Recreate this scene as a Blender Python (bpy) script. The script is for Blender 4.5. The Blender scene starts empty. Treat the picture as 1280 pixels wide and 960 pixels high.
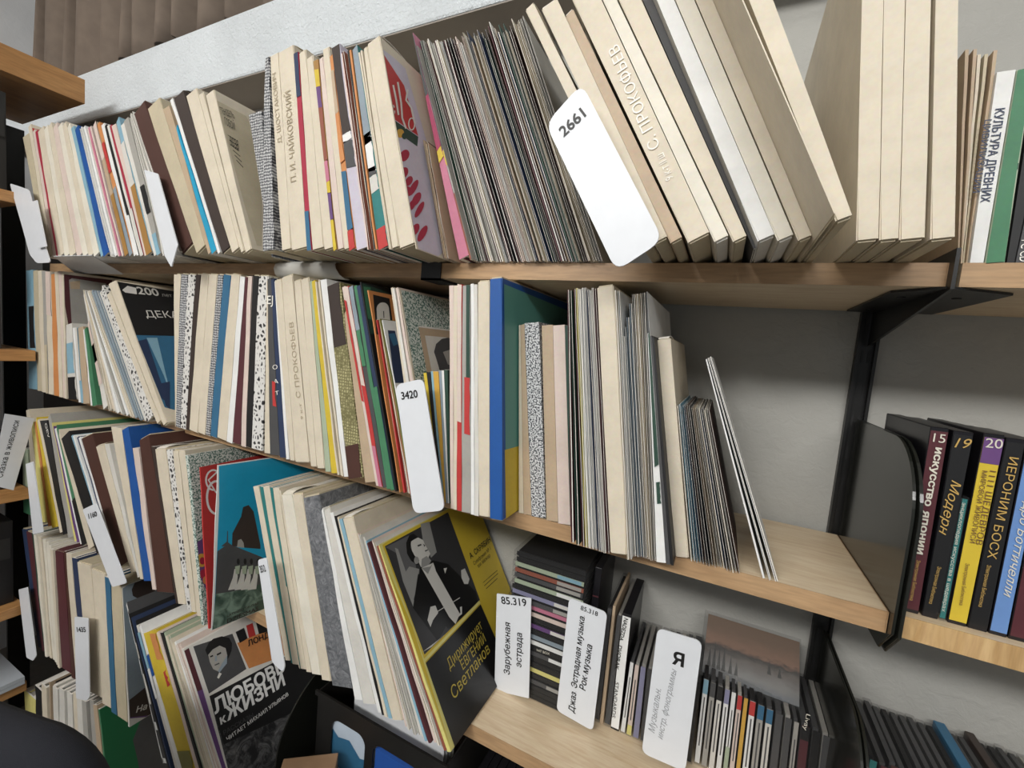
import bpy, bmesh, math, random
from mathutils import Vector, Matrix
random.seed(7)
S = bpy.context.scene
COLL = S.collection

# ---------------------------------------------------------------- camera, light, exposure
FPX, PITCH = 546.7924, 0
CAM = Vector((-0.19236, -0.84174, -0.12066))
RX = Vector((0.8965968, 0.4341039, 0.0875666))
RY = Vector((-0.1170902, 0.0416838, 0.9922461))
RZ = Vector((-0.4270878, 0.8998979, -0.0882029))
cd = bpy.data.cameras.new('camera'); cam = bpy.data.objects.new('camera', cd); COLL.objects.link(cam)
cd.sensor_fit = 'HORIZONTAL'; cd.sensor_width = 36; cd.lens = FPX * 36 / 1280; cd.clip_start = 0.01
m = Matrix.Identity(4)
for i in range(3):
    m[i][0] = RX[i]; m[i][1] = RY[i]; m[i][2] = -RZ[i]; m[i][3] = CAM[i]
cam.matrix_world = m
S.camera = cam
S.view_settings.view_transform = 'Standard'; S.view_settings.look = 'None'
S.view_settings.gamma = 1; S.view_settings.use_curve_mapping = False
S.view_settings.exposure = -0.08
w = bpy.data.worlds.new('room_light'); S.world = w; w.use_nodes = True
w.node_tree.nodes['Background'].inputs[0].default_value = (0.93, 0.97, 1.0, 1)
w.node_tree.nodes['Background'].inputs[1].default_value = 0.24

def area(name, loc, rot, sx, sy, power, col=(1, 0.985, 0.96)):
    l = bpy.data.lights.new(name, 'AREA'); l.shape = 'RECTANGLE'; l.size = sx; l.size_y = sy
    l.energy = power; l.color = col
    o = bpy.data.objects.new(name, l); COLL.objects.link(o); o.location = loc; o.rotation_euler = rot
    return o
area('ceiling_and_fill_light', (-0.7, -1.9, 1.46), (math.radians(28), 0, 0), 2.2, 0.4, 14)
area('ceiling_and_fill_light', (0.2, -3.0, 1.46), (math.radians(48), 0, 0), 2.6, 0.6, 104)
area('ceiling_and_fill_light', (-1.5, -3.2, 1.46), (math.radians(50), 0, math.radians(8)), 1.2, 0.6, 78)  # added fill without a known lamp, brightens the lower left rows

# ---------------------------------------------------------------- pixel rays, planes
Z1, Z2, Z3, Z4, Z5 = 0.0, -0.3714, -0.7428, -1.1141, -1.4855
FLOOR = -1.62
def ray(u, v):
    return RX * ((u - 640) / FPX) + RY * (-(v - 480) / FPX) + RZ
class Plane:
    def __init__(s, o, n):
        s.o = Vector(o); s.n = Vector(n).normalized()
        if s.n.dot(CAM - s.o) < 0: s.n = -s.n
    def at(s, u, v, off=0.0):
        d = ray(u, v); k = (s.o + s.n * off - CAM).dot(s.n) / d.dot(s.n)
        return CAM + d * k
def PY(y): return Plane((0, y, 0), (0, 1, 0))
def PZ(z): return Plane((0, 0, z), (0, 0, 1))
def PX(x): return Plane((x, 0, 0), (1, 0, 0))

# ---------------------------------------------------------------- materials
def lin(h):
    h = h.lstrip('#'); out = []
    for i in (0, 2, 4):
        c = int(h[i:i+2], 16) / 255
        out.append(c / 12.92 if c <= 0.04045 else ((c + 0.055) / 1.055) ** 2.4)
    return (*out, 1)
PAL = dict(
 cream='d8cdb8', ivory='e3ddcd', beige='c3b79c', tan='bba58a', pale='d5d2ca', white='e9e9e6', offwhite='dcd9d1', grey='a6a39c',
 bluegrey='8d9aa3', darkgrey='4b4b4c', black='1b1b1c', brown='4c2f27', darkbrown='3a2f2a', maroon='552a30', red='bd3a38',
 orange='cf8a52', ochre='a67c42', amber='d0a345', sky='6a8fc6', yellow='d3b83a', paleyellow='dcd382', olive='7a773f', green='467f5c', darkgreen='2a473b',
 palegreen='a9b59c', teal='2b7a78', cyan='1f9cc2', lightblue='88b0c2', blue='1c549c', steelblue='35698a', navy='2a3856',
 purple='68467a', lavender='8b8aa6', pink='c5788f', palepink='dac8bd', magenta='a33a5c', lilac='c8c2cf', crimson='a82a42', rust='915240')
WORDS = dict(offwhite='off-white', bluegrey='blue-grey', darkgrey='dark grey', darkbrown='dark brown', paleyellow='pale yellow',
 darkgreen='dark green', palegreen='pale green', lightblue='light blue', steelblue='steel blue', sky='sky blue', palepink='pale pink', pale='pale grey',
 weave='grey woven-pattern', zebra='black-and-white spotted', granite='black-and-white speckled', gspeck='green speckled', marble='grey marbled',
 scale='gold scale-pattern')
_M = {}
def newmat(n):
    mt = bpy.data.materials.new(n); mt.use_nodes = True
    nt = mt.node_tree; b = nt.nodes['Principled BSDF']
    return mt, nt, b
def nd(nt, t, **k):
    n = nt.nodes.new(t)
    for a, v in k.items():
        if a.startswith('i_'): n.inputs[a[2:].replace('_', ' ')].default_value = v
        else: setattr(n, a, v)
    return n
def mixcol(nt, fac, a, b, blend='MIX'):
    n = nt.nodes.new('ShaderNodeMix'); n.data_type = 'RGBA'; n.blend_type = blend
    if isinstance(fac, (int, float)): n.inputs[0].default_value = fac
    else: nt.links.new(fac, n.inputs[0])
    for s, x in ((6, a), (7, b)):
        if isinstance(x, tuple): n.inputs[s].default_value = x
        else: nt.links.new(x, n.inputs[s])
    return n.outputs[2]
def mulc(c, k): return (c[0]*k, c[1]*k, c[2]*k, 1)
def ramp(nt, src, stops):
    r = nt.nodes.new('ShaderNodeValToRGB'); nt.links.new(src, r.inputs[0])
    e = r.color_ramp.elements
    while len(e) < len(stops): e.new(0.5)
    for i, (p, c) in enumerate(stops): e[i].position = p; e[i].color = c
    return r.outputs[0]
def bump(nt, b, h, strength, dist=0.002):
    n = nt.nodes.new('ShaderNodeBump'); n.inputs['Strength'].default_value = strength; n.inputs['Distance'].default_value = dist
    nt.links.new(h, n.inputs['Height']); nt.links.new(n.outputs[0], b.inputs['Normal'])
def M(name, rough=0.55):
    key = (name, rough)
    if key in _M: return _M[key]
    mt, nt, b = newmat('paper_' + name if rough > .5 else 'gloss_' + name)
    b.inputs['Roughness'].default_value = rough
    tc = nd(nt, 'ShaderNodeTexCoord'); obj = tc.outputs['Object']
    if name in PAL:
        c = lin(PAL[name])
        n1 = nd(nt, 'ShaderNodeTexNoise', i_Scale=22.0, i_Detail=5.0, i_Roughness=0.65); nt.links.new(obj, n1.inputs['Vector'])
        n2 = nd(nt, 'ShaderNodeTexNoise', i_Scale=260.0, i_Detail=2.0); nt.links.new(obj, n2.inputs['Vector'])
        lo = mulc(c, 0.88) if rough > .5 else mulc(c, 0.93)
        f = ramp(nt, n1.outputs[0], [(0.32, lo), (0.62, c)])
        f = mixcol(nt, 0.10 if rough > .5 else 0.03, f, n2.outputs['Color'], 'OVERLAY')
        nt.links.new(f, b.inputs['Base Color'])
        if rough > .5: bump(nt, b, n1.outputs[0], 0.15, 0.003)
    elif name == 'weave':
        outs = []
        for d, sc in (('X', 75), ('Z', 62)):
            wv = nd(nt, 'ShaderNodeTexWave', bands_direction=d, i_Scale=sc, i_Distortion=4.0, i_Detail=4.0); wv.inputs['Detail Scale'].default_value = 2
            nt.links.new(obj, wv.inputs['Vector']); outs.append(wv.outputs[1])
        mx = nd(nt, 'ShaderNodeMath', operation='ADD'); nt.links.new(outs[0], mx.inputs[0]); nt.links.new(outs[1], mx.inputs[1])
        md = nd(nt, 'ShaderNodeMath', operation='MULTIPLY'); nt.links.new(mx.outputs[0], md.inputs[0]); md.inputs[1].default_value = 0.5
        nt.links.new(ramp(nt, md.outputs[0], [(0.30, lin('3c3d41')), (0.55, lin('8b8c8f')), (0.80, lin('d6d6d4'))]), b.inputs['Base Color'])
    elif name == 'zebra':
        v = nd(nt, 'ShaderNodeTexVoronoi', feature='DISTANCE_TO_EDGE', i_Scale=105.0); nt.links.new(obj, v.inputs['Vector'])
        nt.links.new(ramp(nt, v.outputs[0], [(0.16, lin('d9d7d2')), (0.27, lin('232224'))]), b.inputs['Base Color'])
    elif name in ('granite', 'gspeck'):
        n = nd(nt, 'ShaderNodeTexNoise', i_Scale=420.0 if name == 'granite' else 330.0, i_Detail=2.0); nt.links.new(obj, n.inputs['Vector'])
        a, c = ('3a3c42', 'd2d3d3') if name == 'granite' else ('4c6f63', 'd2d8d0')
        nt.links.new(ramp(nt, n.outputs[0], [(0.44, lin(a)), (0.54, lin(c))]), b.inputs['Base Color'])
    elif name == 'marble':
        n = nd(nt, 'ShaderNodeTexNoise', i_Scale=55.0, i_Detail=8.0, i_Distortion=2.5, i_Roughness=.7); nt.links.new(obj, n.inputs['Vector'])
        nt.links.new(ramp(nt, n.outputs[0], [(0.38, lin('55575b')), (0.55, lin('77797c')), (0.72, lin('9a9b9d'))]), b.inputs['Base Color'])
    elif name == 'scale':
        v = nd(nt, 'ShaderNodeTexVoronoi', feature='DISTANCE_TO_EDGE', i_Scale=190.0, i_Randomness=.3); nt.links.new(obj, v.inputs['Vector'])
        nt.links.new(ramp(nt, v.outputs[0], [(0.08, lin('6f6a44')), (0.3, lin('b8b184'))]), b.inputs['Base Color'])
    elif name == 'rock':
        n = nd(nt, 'ShaderNodeTexNoise', i_Scale=30.0, i_Detail=10.0, i_Roughness=.75, i_Distortion=1.2); nt.links.new(obj, n.inputs['Vector'])
        nt.links.new(ramp(nt, n.outputs[0], [(0.46, lin('252527')), (0.62, lin('6f6f6f')), (0.72, lin('b8b8b6'))]), b.inputs['Base Color'])
    elif name == 'water':
        n = nd(nt, 'ShaderNodeTexNoise', i_Scale=38.0, i_Detail=8.0, i_Distortion=.8); nt.links.new(obj, n.inputs['Vector'])
        nt.links.new(ramp(nt, n.outputs[0], [(0.4, lin('3a5044')), (0.6, lin('7d9484'))]), b.inputs['Base Color'])
    _M[key] = mt
    return mt
def plain(name, hexc, rough=0.5, metal=0.0, noise=0.0, nscale=40.0, bmp=0.0, bscale=200.0):
    if name in _M: return _M[name]
    mt, nt, b = newmat(name); c = lin(hexc)
    b.inputs['Roughness'].default_value = rough; b.inputs['Metallic'].default_value = metal
    tc = nd(nt, 'ShaderNodeTexCoord')
    n1 = nd(nt, 'ShaderNodeTexNoise', i_Scale=nscale, i_Detail=5.0); nt.links.new(tc.outputs['Object'], n1.inputs['Vector'])
    nt.links.new(ramp(nt, n1.outputs[0], [(0.35, mulc(c, 1 - noise)), (0.65, c)]), b.inputs['Base Color'])
    if bmp:
        n2 = nd(nt, 'ShaderNodeTexNoise', i_Scale=bscale, i_Detail=4.0); nt.links.new(tc.outputs['Object'], n2.inputs['Vector'])
        bump(nt, b, n2.outputs[0], bmp, 0.003)
    _M[name] = mt
    return mt
def wood(name, dark, light, rough=0.42, axis=0):
    mt, nt, b = newmat(name)
    b.inputs['Roughness'].default_value = rough
    tc = nd(nt, 'ShaderNodeTexCoord'); mp = nd(nt, 'ShaderNodeMapping'); nt.links.new(tc.outputs['Object'], mp.inputs[0])
    sc = [14, 14, 14]; sc[axis] = 1.6; mp.inputs['Scale'].default_value = sc
    n1 = nd(nt, 'ShaderNodeTexNoise', i_Scale=3.2, i_Detail=8.0, i_Roughness=0.62, i_Distortion=1.0); nt.links.new(mp.outputs[0], n1.inputs['Vector'])
    mp2 = nd(nt, 'ShaderNodeMapping'); nt.links.new(tc.outputs['Object'], mp2.inputs[0])
    s2 = [260, 260, 260]; s2[axis] = 26; mp2.inputs['Scale'].default_value = s2
    n2 = nd(nt, 'ShaderNodeTexNoise', i_Scale=1.0, i_Detail=3.0); nt.links.new(mp2.outputs[0], n2.inputs['Vector'])
    c = ramp(nt, n1.outputs[0], [(0.30, lin(dark)), (0.70, lin(light))])
    c = mixcol(nt, 0.22, c, ramp(nt, n2.outputs[0], [(0.4, (.25, .25, .25, 1)), (0.6, (.6, .6, .6, 1))]), 'OVERLAY')
    nt.links.new(c, b.inputs['Base Color']); bump(nt, b, n2.outputs[0], 0.08, 0.001)
    return mt
WOOD_TOP = wood('birch_board', 'cdb592', 'dfcdb0')
WOOD_EDGE = wood('beech_edge_band', 'a5835f', 'bb9a74')
WOOD_SIDE = wood('oak_board', 'a87848', 'c2925c', axis=1)
WOOD_END = wood('butcher_edge', 'b08a58', 'd9b988', axis=2)
EDGE = plain('paper_edge', 'ebe6dc', 0.7, noise=0.12, nscale=90)
INNER = plain('inner_paper', 'b9b3a8', 0.75, noise=0.2, nscale=60)
INNERD = plain('inner_slit_shade', '161617', 0.35)  # near-black inner sleeves stand in for shade in the slits between boards
CARD = plain('white_card', 'dfe2e6', 0.38, noise=0.03)
INK = plain('black_ink', '151515', 0.5)
PENCIL = plain('pencil_grey', '8d8f92', 0.6)
BLKMET = plain('black_powder_metal', '1a1a19', 0.38, noise=0.2, bmp=0.05, bscale=600)
BLKGLOSS = plain('black_gloss_metal', '22231f', 0.16)
def jewel():
    mt, nt, b = newmat('clear_jewel_plastic')
    b.inputs['Base Color'].default_value = (0.10, 0.10, 0.10, 1); b.inputs['Roughness'].default_value = 0.12; b.inputs['Alpha'].default_value = 0.12; b.inputs['Specular IOR Level'].default_value = 0.3
    tc = nd(nt, 'ShaderNodeTexCoord'); n = nd(nt, 'ShaderNodeTexNoise', i_Scale=80.0); nt.links.new(tc.outputs['Object'], n.inputs['Vector'])
    nt.links.new(ramp(nt, n.outputs[0], [(0.3, (0.08,)*3 + (1,)), (0.7, (0.16,)*3 + (1,))]), b.inputs['Roughness'])
    return mt
JEWEL = jewel()

# ---------------------------------------------------------------- mesh helpers
def link(name, bm, mats, parent=None, origin=None, smooth=False):
    bmesh.ops.recalc_face_normals(bm, faces=bm.faces[:])
    me = bpy.data.meshes.new(name)
    if not isinstance(mats, (list, tuple)): mats = [mats]
    for x in mats: me.materials.append(x)
    if origin is None: origin = parent.location if parent else Vector((0, 0, 0))
    origin = Vector(origin)
    for v in bm.verts: v.co -= origin
    if smooth:
        for f in bm.faces: f.smooth = True
    bm.to_mesh(me); bm.free()
    o = bpy.data.objects.new(name, me); COLL.objects.link(o)
    if parent:
        o.parent = parent; o.location = origin - world_loc(parent)
    else: o.location = origin
    return o
def world_loc(o):
    p = Vector(o.location)
    while o.parent: o = o.parent; p += Vector(o.location)
    return p
def tag(o, label, cat, group=None):
    o['label'] = label; o['category'] = cat
    if group: o['group'] = group
    return o
def struct(o): o['kind'] = 'structure'; return o
def empty(name, loc):
    o = bpy.data.objects.new(name, None); o.empty_display_size = 0.02; COLL.objects.link(o); o.location = loc
    return o
def box(bm, x0, x1, y0, y1, z0, z1, mi=0, bev=0):
    vs = [bm.verts.new((x, y, z)) for x in (x0, x1) for y in (y0, y1) for z in (z0, z1)]
    F = [(0, 1, 3, 2), (4, 6, 7, 5), (0, 4, 5, 1), (2, 3, 7, 6), (0, 2, 6, 4), (1, 5, 7, 3)]
    fs = [bm.faces.new([vs[i] for i in f]) for f in F]
    for f in fs: f.material_index = mi
    if bev:
        es = list({e for f in fs for e in f.edges})
        bmesh.ops.bevel(bm, geom=es, offset=bev, segments=2, affect='EDGES', profile=0.5)
def hexa(bm, fn, s0, s1, t0, t1, h0, h1, nh=1, mf=0, ms=0, mt=0, jit=None):
    """slab through the mapping fn(s,t,h); mf front/back faces, ms sides, mt top/bottom"""
    rows = []
    for k in range(nh + 1):
        h = h0 + (h1 - h0) * k / nh; j = jit(k) if jit else 0.0
        rows.append([bm.verts.new(fn(s0, t0 + j, h)), bm.verts.new(fn(s1, t0 + j, h)), bm.verts.new(fn(s1, t1, h)), bm.verts.new(fn(s0, t1, h))])
    for a, b in zip(rows, rows[1:]):
        for i, mi in ((0, mf), (1, ms), (2, mf), (3, ms)):
            f = bm.faces.new((a[i], a[(i+1) % 4], b[(i+1) % 4], b[i])); f.material_index = mi
    for r in (rows[0], rows[-1]):
        f = bm.faces.new(r); f.material_index = mt
def polygon(plane, pts, mat, parent, name='print', off=0.0003, px=True):
    bm = bmesh.new()
    vs = [bm.verts.new(plane.at(u, v, off) if px else Vector((u, v, 0))) for u, v in pts]
    bm.faces.new(vs)
    return link(name, bm, mat, parent)
def clip(P, box_):
    """cut a 3D outline to the cover: box_ = (ymin, ymax, zmin, zmax)"""
    for ax, lim, sg in ((1, box_[0], 1), (1, box_[1], -1), (2, box_[2], 1), (2, box_[3], -1)):
        out = []
        for i in range(len(P)):
            a, b = P[i-1], P[i]; da, db = sg*(a[ax]-lim), sg*(b[ax]-lim)
            if (da >= 0) != (db >= 0): out.append(a + (b-a)*(da/(da-db)))
            if db >= 0: out.append(b)
        P = out
        if not P: break
    return P
def polys(plane, lst, mats, parent, name='printed_picture', off=0.0003, box_=None):
    """several flat printed shapes of one picture as one mesh, each a hair above the one before"""
    bm = bmesh.new()
    for k, (pts, mi) in enumerate(lst):
        P = [plane.at(u, v, off + 0.00004 * k) for u, v in pts]
        if box_: P = clip(P, box_)
        if len(P) < 3: continue
        f = bm.faces.new([bm.verts.new(p) for p in P]); f.material_index = mi
    return link(name, bm, mats, parent)
def ell(cx, cy, rx, ry, n=14, rot=0.0):
    c, s = math.cos(rot), math.sin(rot)
    return [(cx + rx*math.cos(a)*c - ry*math.sin(a)*s, cy + rx*math.cos(a)*s + ry*math.sin(a)*c) for a in [2*math.pi*i/n for i in range(n)]]
def stroke(pts, wd):
    """ribbon outline around a pixel polyline"""
    L, R = [], []
    for i, p in enumerate(pts):
        a = pts[max(i-1, 0)]; b = pts[min(i+1, len(pts)-1)]
        dx, dy = b[0]-a[0], b[1]-a[1]; q = math.hypot(dx, dy) or 1
        L.append((p[0]-dy/q*wd/2, p[1]+dx/q*wd/2)); R.append((p[0]+dy/q*wd/2, p[1]-dx/q*wd/2))
    return L + R[::-1]
def arc(cx, cy, rx, ry, a0, a1, n=14):
    return [(cx + rx*math.cos(math.radians(a0+(a1-a0)*i/n)), cy + ry*math.sin(math.radians(a0+(a1-a0)*i/n))) for i in range(n+1)]
TEXTS = []
def text(plane, s, p0, p1, mat, parent, name='lettering', hgt=None, off=0.0005, bold=0.0, shear=0.0):
    """flat printed lettering whose baseline runs from p0 to p1 on the plane; hgt = cap height in metres (else natural)"""
    cu = bpy.data.curves.new(name, 'FONT'); cu.body = s; cu.resolution_u = 4; cu.fill_mode = 'NONE'; cu.shear = shear
    o = bpy.data.objects.new(name, cu); COLL.objects.link(o)
    o['bold'] = bold
    TEXTS.append((o, plane, Vector(plane.at(*p0, off)), Vector(plane.at(*p1, off)), mat, parent, hgt, name))
def fill_outline(me, bold=0.0):
    """fill glyph outlines by the non-zero winding rule (overlapping contours stay whole)"""
    import numpy as np
    from mathutils.geometry import delaunay_2d_cdt
    P = [Vector((v.co.x, v.co.y)) for v in me.vertices]
    E = [tuple(e.vertices) for e in me.edges]
    seg = [(min(a, b), max(a, b)) if abs(a-b) == 1 else (max(a, b), min(a, b)) for a, b in E]
    if bold:                                     # thicken the stroke by moving every outline point outwards
        area = sum(P[a].x*P[b].y - P[b].x*P[a].y for a, b in seg); sg = 1 if area > 0 else -1
        N = [Vector((0, 0)) for _ in P]
        for a, b in seg:
            d = P[b] - P[a]
            if d.length > 1e-9:
                n = Vector((d.y, -d.x)).normalized()*sg; N[a] += n; N[b] += n
        P = [p + (n.normalized()*bold*min(1.5, 2/max(n.length, .8)) if n.length > 1e-6 else n) for p, n in zip(P, N)]
    co, ed, fc, *_ = delaunay_2d_cdt(P, E, [], 0, 1e-6)
    V = np.array([(c.x, c.y) for c in co]); F = np.array([f for f in fc if len(f) == 3])
    C = V[F].mean(1); A = np.array([P[a] for a, _ in seg]); B = np.array([P[b] for _, b in seg])
    wn = np.zeros(len(C), int)
    for k in range(len(C)):
        x, y = C[k]
        up = (A[:, 1] <= y) & (B[:, 1] > y); dn = (A[:, 1] > y) & (B[:, 1] <= y)
        sd = (B[:, 0]-A[:, 0])*(y-A[:, 1]) - (x-A[:, 0])*(B[:, 1]-A[:, 1])
        wn[k] = int((up & (sd > 0)).sum()) - int((dn & (sd < 0)).sum())
    F = F[wn != 0]
    out = bpy.data.meshes.new(me.name); out.from_pydata([(x, y, 0) for x, y in V], [], F.tolist())
    bm = bmesh.new(); bm.from_mesh(out); bmesh.ops.delete(bm, geom=[v for v in bm.verts if not v.link_faces], context='VERTS'); bm.to_mesh(out); bm.free()
    bpy.data.meshes.remove(me)
    return out
def finish_texts():
    bpy.context.view_layer.update()
    dg = bpy.context.evaluated_depsgraph_get()
    out = []
    for o, pl, a, b, mat, parent, hgt, name in TEXTS:
        me = bpy.data.meshes.new_from_object(o.evaluated_get(dg)); out.append(fill_outline(me, o['bold']))
    for (o, pl, a, b, mat, parent, hgt, name), me in zip(TEXTS, out):
        xs = [v.co.x for v in me.vertices]
        x0, x1 = min(xs), max(xs); W = (b - a).length; sx = W / max(x1 - x0, 1e-6)
        sy = sx if hgt is None else hgt / 0.7
        d = (b - a).normalized(); up = pl.n.cross(d); org = world_loc(parent)
        for v in me.vertices:
            v.co = a + d * ((v.co.x - x0) * sx) + up * (v.co.y * sy) - org
        me.materials.clear(); me.materials.append(mat)
        t = bpy.data.objects.new(name, me); COLL.objects.link(t); t.parent = parent
        bpy.data.objects.remove(o)

# ---------------------------------------------------------------- the room
def slab(name, x0, x1, y0, y1, z0, z1, mat, parent=None, bev=0):
    bm = bmesh.new(); box(bm, x0, x1, y0, y1, z0, z1, 0, bev)
    return link(name, bm, mat, parent, origin=((x0+x1)/2, (y0+y1)/2, z0))
def plaster(name, hexc, scale, strength, dist):
    mt, nt, b = newmat(name); b.inputs['Roughness'].default_value = 0.8
    tc = nd(nt, 'ShaderNodeTexCoord')
    n1 = nd(nt, 'ShaderNodeTexNoise', i_Scale=scale, i_Detail=6.0, i_Roughness=.6, i_Distortion=.6); nt.links.new(tc.outputs['Object'], n1.inputs['Vector'])
    n2 = nd(nt, 'ShaderNodeTexNoise', i_Scale=5.0, i_Detail=4.0); nt.links.new(tc.outputs['Object'], n2.inputs['Vector'])
    c = lin(hexc)
    nt.links.new(ramp(nt, n2.outputs[0], [(0.35, mulc(c, .88)), (0.65, c)]), b.inputs['Base Color'])
    bump(nt, b, n1.outputs[0], strength, dist)
    return mt
WALL = plaster('grey_painted_plaster', 'b0afa9', 60, 0.5, 0.004)
SILLM = plaster('white_rough_plaster', 'dfe5e8', 120, 0.9, 0.006)
SHADE = plaster('sill_underside_shade', '9a9288', 30, 0.3, 0.003)  # shade under the sill put into a darker brown-grey
struct(slab('wall_back', -2.85, 1.4, 0.0, 0.12, FLOOR, 0.484, WALL))
struct(slab('wall_left', -2.97, -2.85, -3.4, 0.12, FLOOR, 1.5, plaster('white_wall', 'd8dadb', 60, .3, .003)))
struct(slab('floor', -2.97, 1.4, -3.4, 0.12, FLOOR - 0.08, FLOOR, plain('grey_linoleum', '6f6b64', 0.5, noise=.15)))
struct(slab('ceiling', -2.97, 1.4, -3.4, 0.45, 1.5, 1.58, plain('white_ceiling', 'e4e4e2', 0.8)))
sill = slab('trim_1', -2.85, 1.4, -0.12, 0.40, 0.486, 0.640, SILLM, bev=0.006); struct(sill)
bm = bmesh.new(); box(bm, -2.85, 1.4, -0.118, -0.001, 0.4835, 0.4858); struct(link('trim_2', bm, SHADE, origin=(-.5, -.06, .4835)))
# window recess above the sill, behind the curtain
wf = empty('window_1', (-0.5, 0.34, 0.642)); struct(wf)
bm = bmesh.new()
for x in (-2.80, -1.05, 0.25, 1.3): box(bm, x, x + 0.06, 0.30, 0.36, 0.645, 1.5)
box(bm, -2.80, 1.36, 0.301, 0.359, 0.645, 0.70)
link('window_frame', bm, plain('white_window_frame', 'e6e8ea', 0.35), wf)
bm = bmesh.new(); box(bm, -2.78, 1.32, 0.326, 0.332, 0.69, 1.5)
gl, gnt, gb = newmat('window_glass'); gb.inputs['Transmission Weight'].default_value = 1.0; gb.inputs['Roughness'].default_value = 0.02
gb.inputs['Base Color'].default_value = (.92, .95, .96, 1)
link('window_pane', bm, gl, wf)

# ---------------------------------------------------------------- shelves and their steel
LB = {}
def shelf(name, x0, x1, z, label, edge=None, depth=0.25, side=True, front=None):
    o = slab(name, x0, x1, -depth + 0.0015, -0.012, z - 0.0238, z, WOOD_TOP)
    tag(o, label, 'shelf')
    bm = bmesh.new(); box(bm, x0, x1, -depth, -depth + 0.0013, z - 0.0238, z, 0)
    if side:
        box(bm, x1 + .0002, x1 + 0.0012, -depth, -0.012, z - 0.0238, z, 0)
    link('edge_band', bm, edge or WOOD_EDGE, o)
    return o
shelf('wall_shelf', -2.03, -0.0012, Z1, 'long beech shelf under the topmost row of records')
shelf('wall_shelf', -2.03, -0.0012, Z2, 'long beech shelf under the second row, its right end empty and lit')
shelf('wall_shelf', -2.03, -0.0012, Z3, 'pale beech shelf carrying the disc stack and white music signs')
shelf('wall_shelf', -2.03, -0.0012, Z4, 'long shelf under the lowest standing row and the black crate')
shelf('wall_shelf', -2.03, -0.0012, Z5, 'lowest shelf, under the magazines behind the chair')
shelf('wall_shelf', 0.010, 1.0, Z1, 'right-hand beech shelf under the white and green books', side=False)
shelf('wall_shelf', 0.010, 1.0, Z2, 'right-hand shelf with streaky cut-wood edge under the art disc cases', edge=WOOD_END, side=False)
shelf('wall_shelf', 0.010, 1.0, Z3, 'lower right-hand shelf under the row of leaning disc cases', side=False)
# slotted uprights on the wall
def upright(x0, x1, label):
    bm = bmesh.new()
    box(bm, x0, x1, -0.004, -0.0005, -1.55, 0.36)
    for x in (x0, x1 - 0.004): box(bm, x, x + 0.004, -0.012, -0.004, -1.55, 0.36)
    o = link('shelf_upright', bm, BLKMET, origin=((x0+x1)/2, -0.004, -1.55)); tag(o, label, 'shelf upright')
    z = -0.70
    while z < 0.0:
        for dx in (-0.005, 0.003):
            bm = bmesh.new(); box(bm, (x0+x1)/2 + dx, (x0+x1)/2 + dx + 0.003, -0.0046, -0.0041, z, z + 0.018)
            link('slot', bm, INK, o)
        z += 0.05
    return o
upright(-0.0125, 0.0140, 'black slotted steel upright on the wall at the right ends of shelves')
# brackets: web plate with two flanges
def bracket(z, label, web=0.0, wide=True, xo=0.0005):
    o = empty('shelf_bracket', (xo, -0.13, z - 0.03)); tag(o, label, 'bracket')
    bm = bmesh.new()
    pts = [(-0.013, z + 0.012), (-0.262, z + 0.012), (-0.262, z - 0.028), (-0.013, z - 0.075)]
    a = [bm.verts.new((xo - 0.0006, y, zz)) for y, zz in pts]; b = [bm.verts.new((xo + 0.0026, y, zz)) for y, zz in pts]
    bm.faces.new(a); bm.faces.new(b[::-1])
    for i in range(4): bm.faces.new((a[i], b[i], b[(i+1) % 4], a[(i+1) % 4]))
    link('bracket_web', bm, BLKMET, o)
    if wide:
        bm = bmesh.new()
        for x0, x1 in ((xo - 0.036, xo - 0.0008), (xo + 0.0028, xo + 0.062)):
            pts = [(x0 if abs(x0-xo) > abs(x1-xo) else x1, -0.03), (x0 if abs(x0-xo) > abs(x1-xo) else x1, -0.22), (x0 if abs(x0-xo) <= abs(x1-xo) else x1, -0.255), (x0 if abs(x0-xo) <= abs(x1-xo) else x1, -0.03)]
            a = [bm.verts.new((x, y, z - 0.0242)) for x, y in pts]; b = [bm.verts.new((x, y, z - 0.0266)) for x, y in pts]
            bm.faces.new(a); bm.faces.new(b[::-1])
            for i in range(4): bm.faces.new((a[i], b[i], b[(i+1) % 4], a[(i+1) % 4]))
        link('bracket_flange', bm, BLKMET, o)
        for x, y in ((xo - 0.018, -0.19), (xo + 0.03, -0.19), (xo - 0.018, -0.07)):
            bm = bmesh.new(); bmesh.ops.create_cone(bm, cap_ends=True, segments=12, radius1=0.0042, radius2=0.0042, depth=0.0012, matrix=Matrix.Translation((x, y, z - 0.0270)))
            link('screw', bm, INK, o)
    return o
bracket(Z1, 'black bracket with screwed flanges under the joint of the top shelves')
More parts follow.
